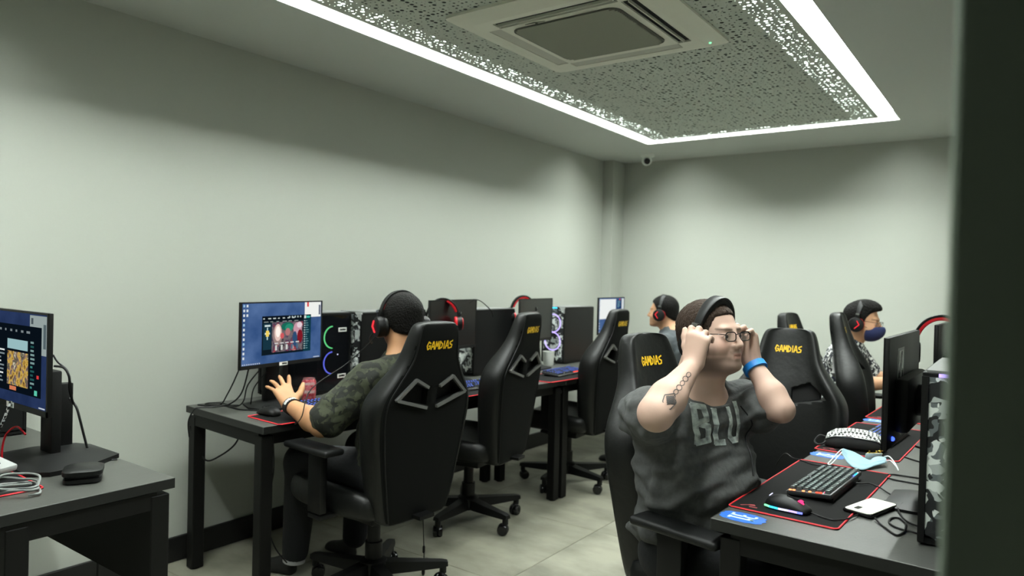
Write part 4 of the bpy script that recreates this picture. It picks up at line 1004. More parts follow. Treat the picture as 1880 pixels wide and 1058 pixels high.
def adapter():
    r = empty('power_adapter', (-.185, 2.17, DT), .2, 'small black plug box among cables beside the near tower', 'adapter')
    MB().box((0, 0, .018), (.05, .1, .034), bev=.006).build('body', M['plastic'], r)
    MB().sphere((-.026, -.02, .024), .004, 8).build('status_light', M['rgbwhite'], r)
adapter()
# left desk cables
cable([(-2.90, 1.92, .94), (-2.92, 1.90, .868), (-2.945, 1.885, .81), (-2.97, 1.87, .765), (-3.02, 1.84, .753), (-3.06, 1.84, .753), (-3.09, 1.833, .753), (-3.02, 1.875, .753), (-2.96, 1.90, .753), (-2.84, 1.90, .753), (-2.7, 2.0, .754)], .0032, 'black cable falling from the lit monitor and looping over the desk')
cable([(-2.88, 1.95, .93), (-2.90, 1.93, .82), (-2.93, 1.89, .770), (-2.98, 1.84, .756), (-3.004, 1.785, .757), (-3.012, 1.765, .748), (-3.014, 1.742, .70), (-3.01, 1.745, .63)], .0036, 'black cable falling from the lit monitor over the desk end')
cable([(-2.87, 2.0, .92), (-2.90, 1.96, .85), (-2.90, 1.94, .78), (-2.93, 1.92, .754), (-3.05, 1.93, .753), (-3.10, 1.89, .753), (-3.06, 1.86, .7545), (-2.95, 1.95, .753)], .003, 'black cable curling in a flat loop left of the monitor stand')
cable([(-2.86, 2.03, .91), (-2.885, 1.985, .84), (-2.885, 1.97, .78), (-2.90, 1.98, .754), (-2.98, 2.05, .753)], .0028, 'blue-black cable dropping straight behind the lit monitor')
cable([(-3.10, 1.80, .66), (-3.08, 1.82, .58), (-3.05, 1.85, .50), (-3.0, 1.89, .52), (-2.94, 1.93, .58), (-2.92, 1.95, .66)], .004, 'black cable sagging under the end of the left desk')
cable([(-2.62, 1.90, .66), (-2.64, 1.92, .5), (-2.66, 1.90, .32), (-2.64, 1.93, .18), (-2.60, 1.97, .10)], .003, 'thin black cable hanging behind the near leg of the left desk')
cable([(-2.673, 3.28, 1.222), (-2.648, 3.30, 1.242), (-2.622, 3.33, 1.232), (-2.595, 3.39, 1.18), (-2.60, 3.42, 1.14)], .0028, 'thin black microphone lead arching over the dark monitor beside the red headset')
def hang_plug():
    r = empty('hanging_cable', (-2.205, 2.42, .006), 0, 'thin black cable with inline plug hanging near the floor behind the first chair', 'cable')
    MB().tube([(0, 0, .03), (.002, 0, .09), (-.002, 0, .16), (-.005, -.01, .32), (-.01, -.03, .5)], .0022, 6).build('wire', M['plastic'], r)
    MB().lathe([(.006, 0), (.008, .012), (.007, .03), (.003, .04)]).build('plug', M['plastic'], r); MB().lathe([(.003, .10), (.006, .105), (.006, .13), (.003, .135)]).build('coupling', M['plastic'], r)
hang_plug()
# near-left desk
def travel_pouch():
    r = empty('glasses_case', (-2.225, .965, DT), RAD(62), 'flat black zip case lying right of the slanted monitor', 'case')
    b = MB()
    for z0, z1, s in ((0, .018, .94), (.02, .042, 1.0)):
        rg = []
        for t, (w, d) in ((0, (.09, .1)), (.25, (.098, .112)), (.75, (.098, .112)), (1, (.08, .09))): rg.append([Vector((x*s, y*s, z0+(z1-z0)*t)) for x, y in rrect(d*.92, w*1.12, .025, 4)])
        MBx = MB(); MBx.loft(rg); MBx.build('half_shell', M['leather'], r)
    MB().box((0, 0, .019), (.085, .09, .006)).build('seam', M['void'], r, False)
travel_pouch()
def coil():
    r = empty('coiled_cable', (-2.235, .80, DT+.003), 0, 'coiled grey cable lying on the lower left desk', 'cable'); P = []
    for i in range(46):
        a = i*.42; k = 1+.12*math.sin(i*1.7); P.append((.072*k*math.cos(a)+.006*math.sin(i), .05*k*math.sin(a), .004+.0006*i+.004*math.sin(a*1.3+1)*(i > 12)+(.004 if i > 12 else 0)))
    MB().tube(P, .0032, 7, sub=4).build('wire', M['cablegrey'], r)
coil()
def silver_box():
    r = empty('card_reader', (-2.43, .765, DT+.003), RAD(20), 'silver device with dark slot at the left picture edge', 'device')
    MB().box((0, 0, .05), (.16, .13, .02), Matrix.Rotation(RAD(14), 3, 'Y'), bev=.006).build('body', M['silver'], r)
    MB().box((.03, .0, .0535), (.05, .06, .004), Matrix.Rotation(RAD(14), 3, 'Y')).build('slot', M['gloss'], r, False)
    for s in (-1, 1): MB().box((-.03, s*.045, .021), (.03, .012, .042), bev=.003).build('foot', M['plastic'], r)
silver_box()
cable([(-2.53, 1.0, 1.09), (-2.52, 1.01, 1.067), (-2.50, 1.03, 1.04), (-2.50, 1.04, 1.0), (-2.51, 1.05, .96)], .0028, 'thin black cable arching behind the slanted monitor, upper one')
cable([(-2.52, 1.0, 1.055), (-2.495, 1.018, 1.05), (-2.475, 1.026, 1.023), (-2.48, 1.03, .98), (-2.50, 1.05, .93)], .0038, 'thick black cable arching behind the slanted monitor, lower one')
cable([(-2.53, 1.05, .944), (-2.50, 1.059, .918), (-2.485, 1.066, .873), (-2.475, 1.075, .82), (-2.46, 1.085, .765), (-2.45, 1.1, .753)], .004, 'black cable falling behind the slanted monitor to the desk')
cable([(-2.329, .945, .753), (-2.38, .93, .753), (-2.40, .96, .753), (-2.42, 1.03, .7535), (-2.40, 1.10, .753), (-2.38, 1.135, .753)], .0022, 'thin black cable leaving the black case towards the desk edge')
cable([(-2.56, .855, .84), (-2.54, .858, .87), (-2.52, .862, .90), (-2.505, .866, .93), (-2.50, .874, .96)], .004, 'braided black and white cable under the slanted monitor', 'checks')
cable([(-2.56, .875, .757), (-2.565, .875, .80), (-2.55, .88, .85), (-2.50, .89, .88), (-2.46, .90, .86)], .003, 'red cable curling under the slanted monitor', 'red')
cable([(-2.575, .868, .757), (-2.578, .865, .78), (-2.576, .868, .81)], .005, 'short red upright lead under the slanted monitor', 'red')
def box_led():
    r = empty('usb_hub', (-2.575, 1.05, DT), 0, 'small black box with blue light standing behind the slanted monitor', 'hub')
    MB().box((0, 0, .12), (.034, .05, .24), bev=.004).build('body', M['plastic'], r)
    MB().sphere((.0, -.026, .215), .005, 8).build('power_light', M['led'], r)
box_led()
cable([(-2.5, 1.11, .735), (-2.5, 1.125, .6), (-2.49, 1.13, .4), (-2.5, 1.13, .2), (-2.52, 1.14, .02)], .0035, 'black cable hanging to the floor behind the lower left desk')

# ------------------------------------------------------------------ headsets
def headset(loc, yaw, label, red=True, ring=True, padred=False, chevron=False, pitch=0, roll=0, s=1.0, mic=False, slim=False):
    r = empty('headset', loc, 0, label, 'headset'); r.rotation_euler = (roll, pitch, yaw); r.scale = (s, s, s)
    def arc(rad_y, rad_z, w, t, a0=-12, a1=192, n=28, c=.012):
        rg = []
        for i in range(n+1):
            a = RAD(a0+(a1-a0)*i/n); p = Vector((0, rad_y*math.cos(a), c+rad_z*math.sin(a))); nn = Vector((0, math.cos(a)/rad_y, math.sin(a)/rad_z)).normalized()
            ww = w*(.55+.45*max(0, math.sin(a)))
            rg.append([p+Vector((x*ww/2, 0, 0))+nn*y*t/2 for x, y in ((-1, -.6), (-.8, -1), (.8, -1), (1, -.6), (1, .6), (.8, 1), (-.8, 1), (-1, .6))])
        return MB().loft(rg)
    arc(.096, .122, .034, .010).build('headband', M['plastic_sat'], r)
    arc(.0865, .111, .032, .014, 24, 156).build('band_pad', M['red' if red else 'fabric_blk'], r)
    for k in (-1, 1):
        cp = MB(); cp.lathe([(.030, -.012), (.042, -.010), (.044, .008), (.040, .018), (.026, .022)], (0, k*.096, -.012), (.05, k, 0), n=26)
        co = cp.build('ear_cup', M['plastic'], r)
        pd = MB(); pd.lathe([(.028, -.026), (.038, -.026), (.043, -.019), (.040, -.010), (.03, -.010)], (0, k*.096, -.012), (.05, k, 0), n=26); pd.build('ear_pad', M['red' if (red and ring) or padred else 'leather'], r)
        y = MB(); y.box((0, k*.101, .035), (.022, .010, .045), bev=.003); y.build('slider', M['plastic'], r)
        MB().box((0, k*.107, .052), (.018, .004, .008)).build('slider_mark', M['steel'], r, False)
        if chevron:
            v = MB()
            for a, b in (((.018, .014), (.034, -.008)), ((.034, -.008), (.012, -.034))):
                v.bar((a[0]-.012, k*.120, a[1]), (b[0]-.012, k*.120, b[1]), .004, .007, (0, 1, 0))
            v.build('chevron_light', M['chevron'], co, False)
        elif red and ring:
            MB().tube([(.033*math.cos(a), k*.1165, -.012+.033*math.sin(a)) for a in [2*PI*i/18 for i in range(18)]], .003, 6, closed=True, sub=1).build('cup_ring', M['red'], co)
    if mic: MB().tube([(.02, .112, -.03), (.06, .115, -.055), (.10, .09, -.075)], .004, 7).build('microphone_boom', M['plastic'], r)
    return r

# ------------------------------------------------------------------ people
def V3(*a): return np.array(a, float)
def unit(v): v = np.array(v, float); return v/np.linalg.norm(v)
def hand(F, w, d, n, s, curl=(.3, .35, .25), spread=.12, size=1.0, thumb=(.75, .25), curls=None, r=1.0):
    """wrist w, finger direction d, back-of-hand normal n, thumb side s; fingers bend towards -n"""
    w, d, n = np.array(w, float), unit(d), np.array(n, float); n = unit(n-d*(n@d)); s = unit(np.array(s)-d*(np.array(s)@d)-n*(np.array(s)@n))
    z = size; base = [.030, .010, -.011, -.031]; Lf = [.072, .080, .075, .060]; rad = [.0095, .0098, .0094, .0082]; kn = [.092, .096, .091, .082]
    for i in range(4):
        K = w+(d*kn[i]+s*base[i])*z; F.chain([w+s*base[i]*.55*z+d*.008, K], [.017*z, .0125*z*r], .016)
        c = curls[i] if curls else curl; a = 0; p = K; dd = unit(d+s*spread*base[i]/.03)
        for L, b, r0, r1 in ((.44, c[0], 1.05, .98), (.31, c[1], .98, .9), (.25, c[2], .9, .74)):
            a += b; q = p+(dd*math.cos(a)-n*math.sin(a))*Lf[i]*L*z; F.cone(p, q, rad[i]*r0*z*r, rad[i]*r1*z*r, .0035); p = q
    t0 = w+(d*.022+s*.024-n*.006)*z; td = unit(s*thumb[0]+d*.75-n*thumb[1]); t1 = t0+td*.042*z; t2 = t1+unit(td+d*.35)*.034*z; t3 = t2+unit(td*.8+d*.6)*.026*z
    F.chain([w+d*.01*z, t0, t1, t2, t3], [.016*z, .017*z, .0135*z*r, .0115*z*r, .009*z*r], .010)
def head_frame(yaw, pitch=0, roll=0): return np.array(Matrix.Rotation(yaw, 3, 'Z') @ Matrix.Rotation(pitch, 3, 'Y') @ Matrix.Rotation(roll, 3, 'X'))
def head(F, c, R, s=1.0, fat=1.0, neck_to=None, neck_r=.06):
    c = np.array(c, float); T = lambda x, y, z: c+R @ (np.array((x, y*fat, z))*s); E = lambda x, y, z, a, b, d, k=.02, sub=False: F.ell(T(x, y, z), (a*s, b*s*fat, d*s), R, k, sub)
    E(-.018, 0, .034, .098, .077, .084)
    E(.028, 0, -.03, .066, .064, .082, .03)
    for k in (-1, 1):
        F.cone(T(-.005, k*.056, -.055), T(.064, k*.022, -.090), .026*s, .020*s, .03)
        E(.058, k*.038, -.036, .030, .028, .030, .02)
        E(-.008, k*.078, -.010, .020, .010, .031, .006)
        E(.0, k*.084, -.012, .010, .006, .018, .004, True)
    F.cone(T(.089, -.009, -.092), T(.089, .009, -.092), .0165*s, .0165*s, .018)
    if fat > 1.03: E(.025, 0, -.100, .045, .042, .022, .03)
    F.cone(T(.079, -.034, .023), T(.079, .034, .023), .0105*s, .0105*s, .014)
    for k in (-1, 1): E(.100, k*.032, .002, .017, .019, .013, .012, True)
    for k in (-1, 1): E(.0790, k*.032, .001, .0145, .0155, .0145, .005)
    for k in (-1, 1): E(.096, k*.033, .001, .012, .0125, .0042, .003, True)
    F.cone(T(.090, 0, .012), T(.114, 0, -.026), .0075*s, .0105*s, .010)
    for k in (-1, 1): F.cone(T(.102, k*.008, -.031), T(.094, k*.0115, -.033), .0075*s, .007*s, .006)
    E(.090, 0, -.060, .014, .026, .018, .014)
    F.cone(T(.1015, -.013, -.0568), T(.1015, .013, -.0568), .0045*s, .0045*s, .004); F.cone(T(.1005, -.011, -.0660), T(.1005, .011, -.0660), .0052*s, .0052*s, .004)
    E(.108, 0, -.0612, .0075, .018, .0016, .004, True)
    if neck_to is not None:
        F.chain([T(-.028, 0, -.045), T(-.03, 0, -.09), np.array(neck_to)], [.055*s*fat, neck_r*s, neck_r*1.12*s], .03)
    return T
HX, HZ = [-.13, -.09, -.05, -.02, 0, .014, .024, .034, .052, .075, .13], [-.085, -.075, -.045, -.012, -.012, -.02, -.012, .03, .062, .078, .086]
def hair(parent, c, R, m, s=1.0, fat=1.0, res=.0045, thick=.009, puff=0, name='hair', hx=HX, hz=HZ):
    c = np.array(c, float); F = Field(c-.16, c+.16, res)
    cc = c+R @ (np.array((-.018, 0, .034))*s); F.ell(cc, (.098*s+thick, .077*s*fat+thick, .084*s+thick), R, .01)
    F.ell(c+R @ (np.array((-.045, 0, -.02))*s), (.065*s+thick, .060*s*fat+thick*.7, .085*s), R, .02)
    if puff: F.ell(c+R @ (np.array((.02, 0, .09))*s), (.075, .066, .04+puff), R, .03)
    def cut(X, Y, Z):
        x = R[0, 0]*(X-c[0])+R[1, 0]*(Y-c[1])+R[2, 0]*(Z-c[2]); y = R[0, 1]*(X-c[0])+R[1, 1]*(Y-c[1])+R[2, 1]*(Z-c[2]); z = R[0, 2]*(X-c[0])+R[1, 2]*(Y-c[1])+R[2, 2]*(Z-c[2])
        return np.interp(x/s, hx, hz).astype(np.float32)*s+.02*np.maximum(0, .03-np.abs(y))*(x > .04)-z
    F.cut(cut, .014)
    return surf_obj(name, F, m, parent, disp=lambda P: .0012*np.sin(P[:, 0]*310+4*np.sin(P[:, 2]*170))*np.sin(P[:, 1]*290+2*np.sin(P[:, 0]*140)), smooth_it=1)
def skin_color(c, R, s, base, beard=0, beardc=(70, 52, 44), brow=(52, 38, 30), lip=(168, 104, 96), fat=1.0):
    b = np.array(lin(base)); bc = np.array(lin(beardc)); br = np.array(lin(brow)); lp = np.array(lin(lip)); c = np.array(c)
    def f(P):
        L = (P-c) @ R/s; x, y, z = L[:, 0], L[:, 1]/fat, L[:, 2]; out = np.repeat(b[None], len(P), 0)
        n = .5+.5*np.sin(P[:, 0]*61+3*np.sin(P[:, 1]*47))*np.sin(P[:, 2]*53); out *= (.93+.1*n)[:, None]
        near = (np.abs(x) < .14) & (np.abs(y) < .1) & (z > -.16)
        def mix(w, col): out[:] = out*(1-w[:, None])+col*w[:, None]
        ck = np.exp(-(((x-.07)/.03)**2+((np.abs(y)-.04)/.022)**2+((z+.03)/.025)**2))*near; mix(ck*.25, np.array(lin((206, 128, 112))))
        if beard:
            w = np.clip((-.022-z)/.055, 0, 1)*np.clip((x+.02)/.02, 0, 1)*near*np.clip((z+.135)/.03, 0, 1)*np.clip((.086-np.abs(y))/.015, 0, 1)*(.72+.28*np.clip((.085-x)/.04, 0, 1))
            w *= np.clip((np.abs(z+.061)-.008)/.008+np.clip((np.abs(y)-.018)/.008, 0, 1), 0, 1); w = np.maximum(w, np.clip(1-np.abs(x-.02)/.02, 0, 1)*(z < .0)*np.clip((z+.085)/.03, 0, 1)*(np.abs(y) > .05)*near)
            w = np.maximum(w*(.75 if beard < 1 else 1), ((z > -.055) & (z < -.045) & (np.abs(y) < .026) & (x > .08))*.6)
            mix(w*beard, bc)
        w = np.clip(1-np.abs(z-.0245-.1*(np.abs(y)-.03)*(np.abs(y) < .03))/.0055, 0, 1)*(np.abs(y) > .010)*(np.abs(y) < .052)*(x > .055); mix(w*.85, br)
        w = ((np.abs(z+.061) < .0085) & (np.abs(y) < .019) & (x > .09))*1.0; mix(w*.75, lp)
        return out
    return f
def eyes(parent, c, R, s, look=(1, 0, 0), fat=1.0):
    c = np.array(c)-np.array(parent.location)
    for k in (-1, 1):
        p = Vector(c+R @ (np.array((.0785, k*.032*fat, .001))*s)); e = MB(); e.sphere(p, .0128*s, 14); eo = e.build('eye', M['eye'], parent)
        d = Vector(R @ unit(look)); MB().lathe([(.0058*s, .0112*s), (.0052*s, .0126*s), (.002*s, .0134*s)], p, d, 14).build('iris', M['iris'], eo)
def wrinkle(amp, seed=0):
    rs = np.random.RandomState(seed); K = rs.randn(7, 3)*np.array((26, 26, 40)); ph = rs.rand(7)*6.28
    def f(P):
        o = np.zeros(len(P))
        for k, p in zip(K, ph): o += np.maximum(0, np.sin(P @ k+p+1.6*np.sin(P @ K[0][::-1]*.6)))**2
        return amp*(o/3.5-.4)
    return f
def legs(F, hips, knees, ankles, r=(.085, .065, .045)):
    for h, k, a in zip(hips, knees, ankles): F.chain([h, k, a], r, .03)
def shoes(parent, feet):
    for heel, toe in feet:
        o = np.array(parent.location); h, t = np.array(heel)-o, np.array(toe)-o; d = Vector(t-h).normalized(); n = Vector((-d.y, d.x, 0)); b = MB(); rg = []; L = Vector(t-h).length
        for q, w, z in ((-.06, .02, .05), (-.02, .034, .085), (.25, .036, .095), (.5, .042, .065), (.8, .046, .05), (1.0, .038, .04), (1.08, .015, .02)):
            p = Vector(h)+d*L*q; p.z = -o[2]; rg.append([p+n*y*w+Vector((0, 0, zz*z)) for y, zz in ((-.95, 0), (-1, .3), (-.8, .8), (0, 1), (.8, .8), (1, .3), (.95, 0))])
        b.loft(rg); so = b.build('shoe', M['shoe'], parent, 'all'); subsurf(so, 1)

def person_glasses():
    # broad young man with both hands on his headphones
    c = V3(-.787, 2.145, 1.208); R = head_frame(RAD(-17), RAD(-4)); s, fat = .94, 1.08
    r = empty('person', (-.86, 2.16, 0), 0, 'bearded man in glasses and charcoal T-shirt holding his headphones with both hands', 'person')
    fd, rt = V3(.866, -.5, 0), V3(-.5, -.866, 0)
    N = V3(-.825, 2.155, 1.035)
    sh = [N+rt*.19+V3(.0, 0, -.06), N-rt*.185+V3(0, 0, -.06)]
    el = [V3(-.795, 1.775, 1.020), V3(-.583, 2.197, 1.000)]
    wr = [V3(-.768, 1.962, 1.138), V3(-.694, 2.256, 1.128)]
    F = Field((-1.12, 1.64, .44), (-.42, 2.50, 1.36), .0038)
    head(F, c, R, s, fat, N+V3(-.01, 0, .0), .069); F.cone(N+V3(0, 0, -.07), N+V3(-.005, 0, -.01), .105, .076, .04)
    Rt = head_frame(RAD(-30)); F.ell((-.86, 2.165, .88), (.11, .17, .19), Rt, .05); F.ell((-.845, 2.165, .68), (.10, .13, .17), Rt, .05); F.cone(sh[0], sh[1], .05, .05, .05)
    for i in (0, 1):
        F.cone(sh[i], el[i], .060-.006*i, .044-.010*i, .03)
        u = el[i]; v = wr[i]; m = u+(v-u)*.3; F.chain([u, m, v], [.044-.010*i, .047-.009*i, .0255], .025)
    hf = R @ V3(1, 0, 0); hr = R @ V3(0, -1, 0)
    cr = [(1.0, 1.0, .6), (.85, 1.15, .7), (.75, 1.2, .7), (.6, 1.1, .6)]
    hand(F, wr[0], unit(V3(.10, .12, 1)), hr+V3(.25, -.2, .1), -hf+V3(0, 0, .1), curls=[(.5, 1.2, .7), (.75, 1.15, .7), (.85, 1.1, .7), (.8, 1.0, .6)], spread=.22, size=.86, thumb=(.45, .3), r=1.06)
    hand(F, wr[1], unit(V3(-.22, -.02, .95)), -hr, -hf, curls=[(.6, .9, .6), (.65, 1.0, .6), (.7, 1.0, .6), (.7, 1.0, .6)], spread=.2, size=.96)
    body = surf_obj('body', F, M['skinB'], r, color=skin_color(c, R, s, (188, 157, 142), .9, (58, 43, 36), lip=(160, 112, 100), fat=fat))
    eyes(r, c, R, s, (1, -.12, 0), fat)
    hx = [-.13, -.09, -.05, -.02, 0, .022, .038, .048, .056, .066, .09, .13]; hz = [-.075, -.06, -.03, -.008, -.012, -.018, -.008, .028, .060, .066, .076, .08]
    hair(r, c, R, M['hairB'], s, fat, thick=.0055, hx=hx, hz=hz)
    # T-shirt
    F = Field((-1.14, 1.70, .50), (-.44, 2.52, 1.10), .007)
    F.ell((-.852, 2.17, .885), (.130, .188, .19), Rt, .06); F.ell((-.818, 2.15, .74), (.165, .190, .17), Rt, .08); F.ell((-.855, 2.165, .61), (.15, .185, .10), Rt, .06)
    F.cone(sh[0]+V3(0, 0, -.005), sh[1]+V3(0, 0, -.005), .070, .070, .05); F.cone(N+V3(0, 0, -.06), N+V3(.0, 0, -.005), .115, .088, .04)
    for i, q in ((0, .60), (1, .52)):
        e = sh[i]+(el[i]-sh[i])*q; F.cone(sh[i], e, .076, .073, .04)
    F.ell(N+fd*.055+V3(0, 0, .025), (.075, .085, .062), Rt, .015, True)
    rs = wrinkle(.020, 4)
    shirt = surf_obj('t_shirt', F, M['tee'], r, disp=lambda P: rs(P)+.004*np.sin(P[:, 2]*70+P[:, 0]*30-P[:, 1]*45)*np.clip((.82-P[:, 2])/.15, 0, 1), smooth_it=2)
    bv = bvh_of(shirt.data); o = Vector(r.location)
    d = Vector((-.87, .49, 0)); ux = Vector((.49, .87, 0)).normalized(); cen = Vector((-.590, 2.012, .954))-o
    q = glyph_quads('BLU', .160, .108, .017, .3, 8)
    project_quads(q, lambda p: cen+ux*p.x+Vector((0, 0, p.y)), bv, d, .0035).build('shirt_print', M['tee_print'], r, False, 'pale worn block lettering')
    # jeans
    F = Field((-1.12, 1.78, .0), (-.20, 2.50, .66), .011)
    hips = [V3(-.86, 2.08, .54), V3(-.82, 2.25, .54)]; kn = [V3(-.48, 2.0, .53), V3(-.46, 2.30, .53)]; an = [V3(-.52, 2.06, .10), V3(-.44, 2.34, .10)]
    legs(F, hips, kn, an, (.095, .08, .06)); F.cone(hips[0], hips[1], .10, .10, .05); surf_obj('jeans', F, M['jeans'], r)
    shoes(r, [((-.53, 2.06, 0), (-.36, 2.03, 0)), ((-.45, 2.34, 0), (-.28, 2.33, 0))])
    # wristband on the far wrist, tattoo on the near forearm
    w = MB(); a = Vector(wr[1]-unit(wr[1]-el[1])*.022)-o; ax = Vector(unit(wr[1]-el[1])); w.lathe([(.0345, -.010), (.0375, -.010), (.0365, .010), (.0335, .010), (.0335, .0), (.0345, -.010)], a, ax, 28); w.build('wristband', M['blueband'], r)
    bb = bvh_of(body.data); ea, wa = Vector(el[0])-o, Vector(wr[0])-o; fa = (wa-ea).normalized(); view = Vector((.80, -1.80, .2)).normalized(); side = fa.cross(view).normalized()
    T = MB()
    def on(p):
        c0 = ea+fa*p[0]-side*p[1]; h = bb.ray_cast(c0+view*.3, -view); return h[0]+view*.0012 if h[0] else c0
    def line(P, wd):
        P = [Vector((x, y)) for x, y in P]
        for A, B in zip(P[:-1], P[1:]):
            if (B-A).length < 1e-6: continue
            u = (B-A).normalized(); nn = Vector((-u.y, u.x))*wd/2; T.add([on(v) for v in (A-nn, B-nn, B+nn, A+nn)], [(0, 1, 2, 3)])
    for i in range(5):
        x = .105+i*.019; line([(x+.0095*math.cos(t), -.004+.0075*math.sin(t)*(1 if i % 2 else .8)) for t in [2*PI*k/9 for k in range(10)]], .0022)
    for k in range(-4, 5): line([(.052+.004*abs(k), k*.0032-.006), (.092-.004*abs(k), k*.0032-.006)], .0026)
    line([(.045, -.02), (.05, .008), (.072, .014), (.098, -.004), (.075, -.022), (.045, -.02)], .003)
    T.build('tattoo', M['tattoo'], r, False, 'dark chain and crest tattoo')
    # glasses
    g = empty('glasses', (0, 0, 0)); bpy.data.objects.remove(g)
    P = lambda x, y, z: Vector(c+R @ (np.array((x, y*fat, z))*s))-o
    gl = MB()
    for k in (-1, 1):
        ring = [P(.106-.10*abs(dy)*.3, k*.034+dx, .001+dz) for dx, dz, dy in [(.024*math.copysign(abs(math.cos(t))**.6, math.cos(t)), .0142*math.copysign(abs(math.sin(t))**.6, math.sin(t)), .024*abs(math.cos(t))) for t in [2*PI*i/20 for i in range(20)]]]
        gl.tube(ring, .0016, 6, closed=True, sub=2); gl.tube([P(.103, k*.058, .008), P(.09, k*.076, .010), P(.03, k*.084, .010), P(-.005, k*.085, .006)], .0015, 6)
    gl.tube([P(.106, -.011, .006), P(.110, 0, .010), P(.106, .011, .006)], .0013, 6); go = gl.build('glasses', M['gloss'], r)
    for k in (-1, 1):
        l = MB(); l.add([P(.1035, k*.034+.0235*math.cos(t), .001+.0138*math.sin(t)) for t in [2*PI*i/20 for i in range(20)]], [tuple(range(20))]); l.build('lens', M['glass'], go, False)
    headset(c+R @ V3(.004, 0, -.012), RAD(-13), 'plain black headphones held on by the bearded man in glasses', red=False, pitch=RAD(10), s=1.0)
    # lead of the headphones down the chest
    pts = []
    for y, z in ((.035, 1.0), (.06, .95), (.065, .9), (.055, .85), (.04, .80)):
        q0 = Vector((-.62, 2.06, z))-o+ux*(y+.03); h = bv.ray_cast(q0, d); pts.append(h[0]-d*.009 if h[0] else q0)
    cb = MB().tube([p+o-Vector((pts[0]+o)) for p in pts], .0022, 6).build('cable', M['plastic']); cb.location = pts[0]+o; tag(cb, 'thin black headphone lead hanging down the charcoal T-shirt', 'cable')
person_glasses()

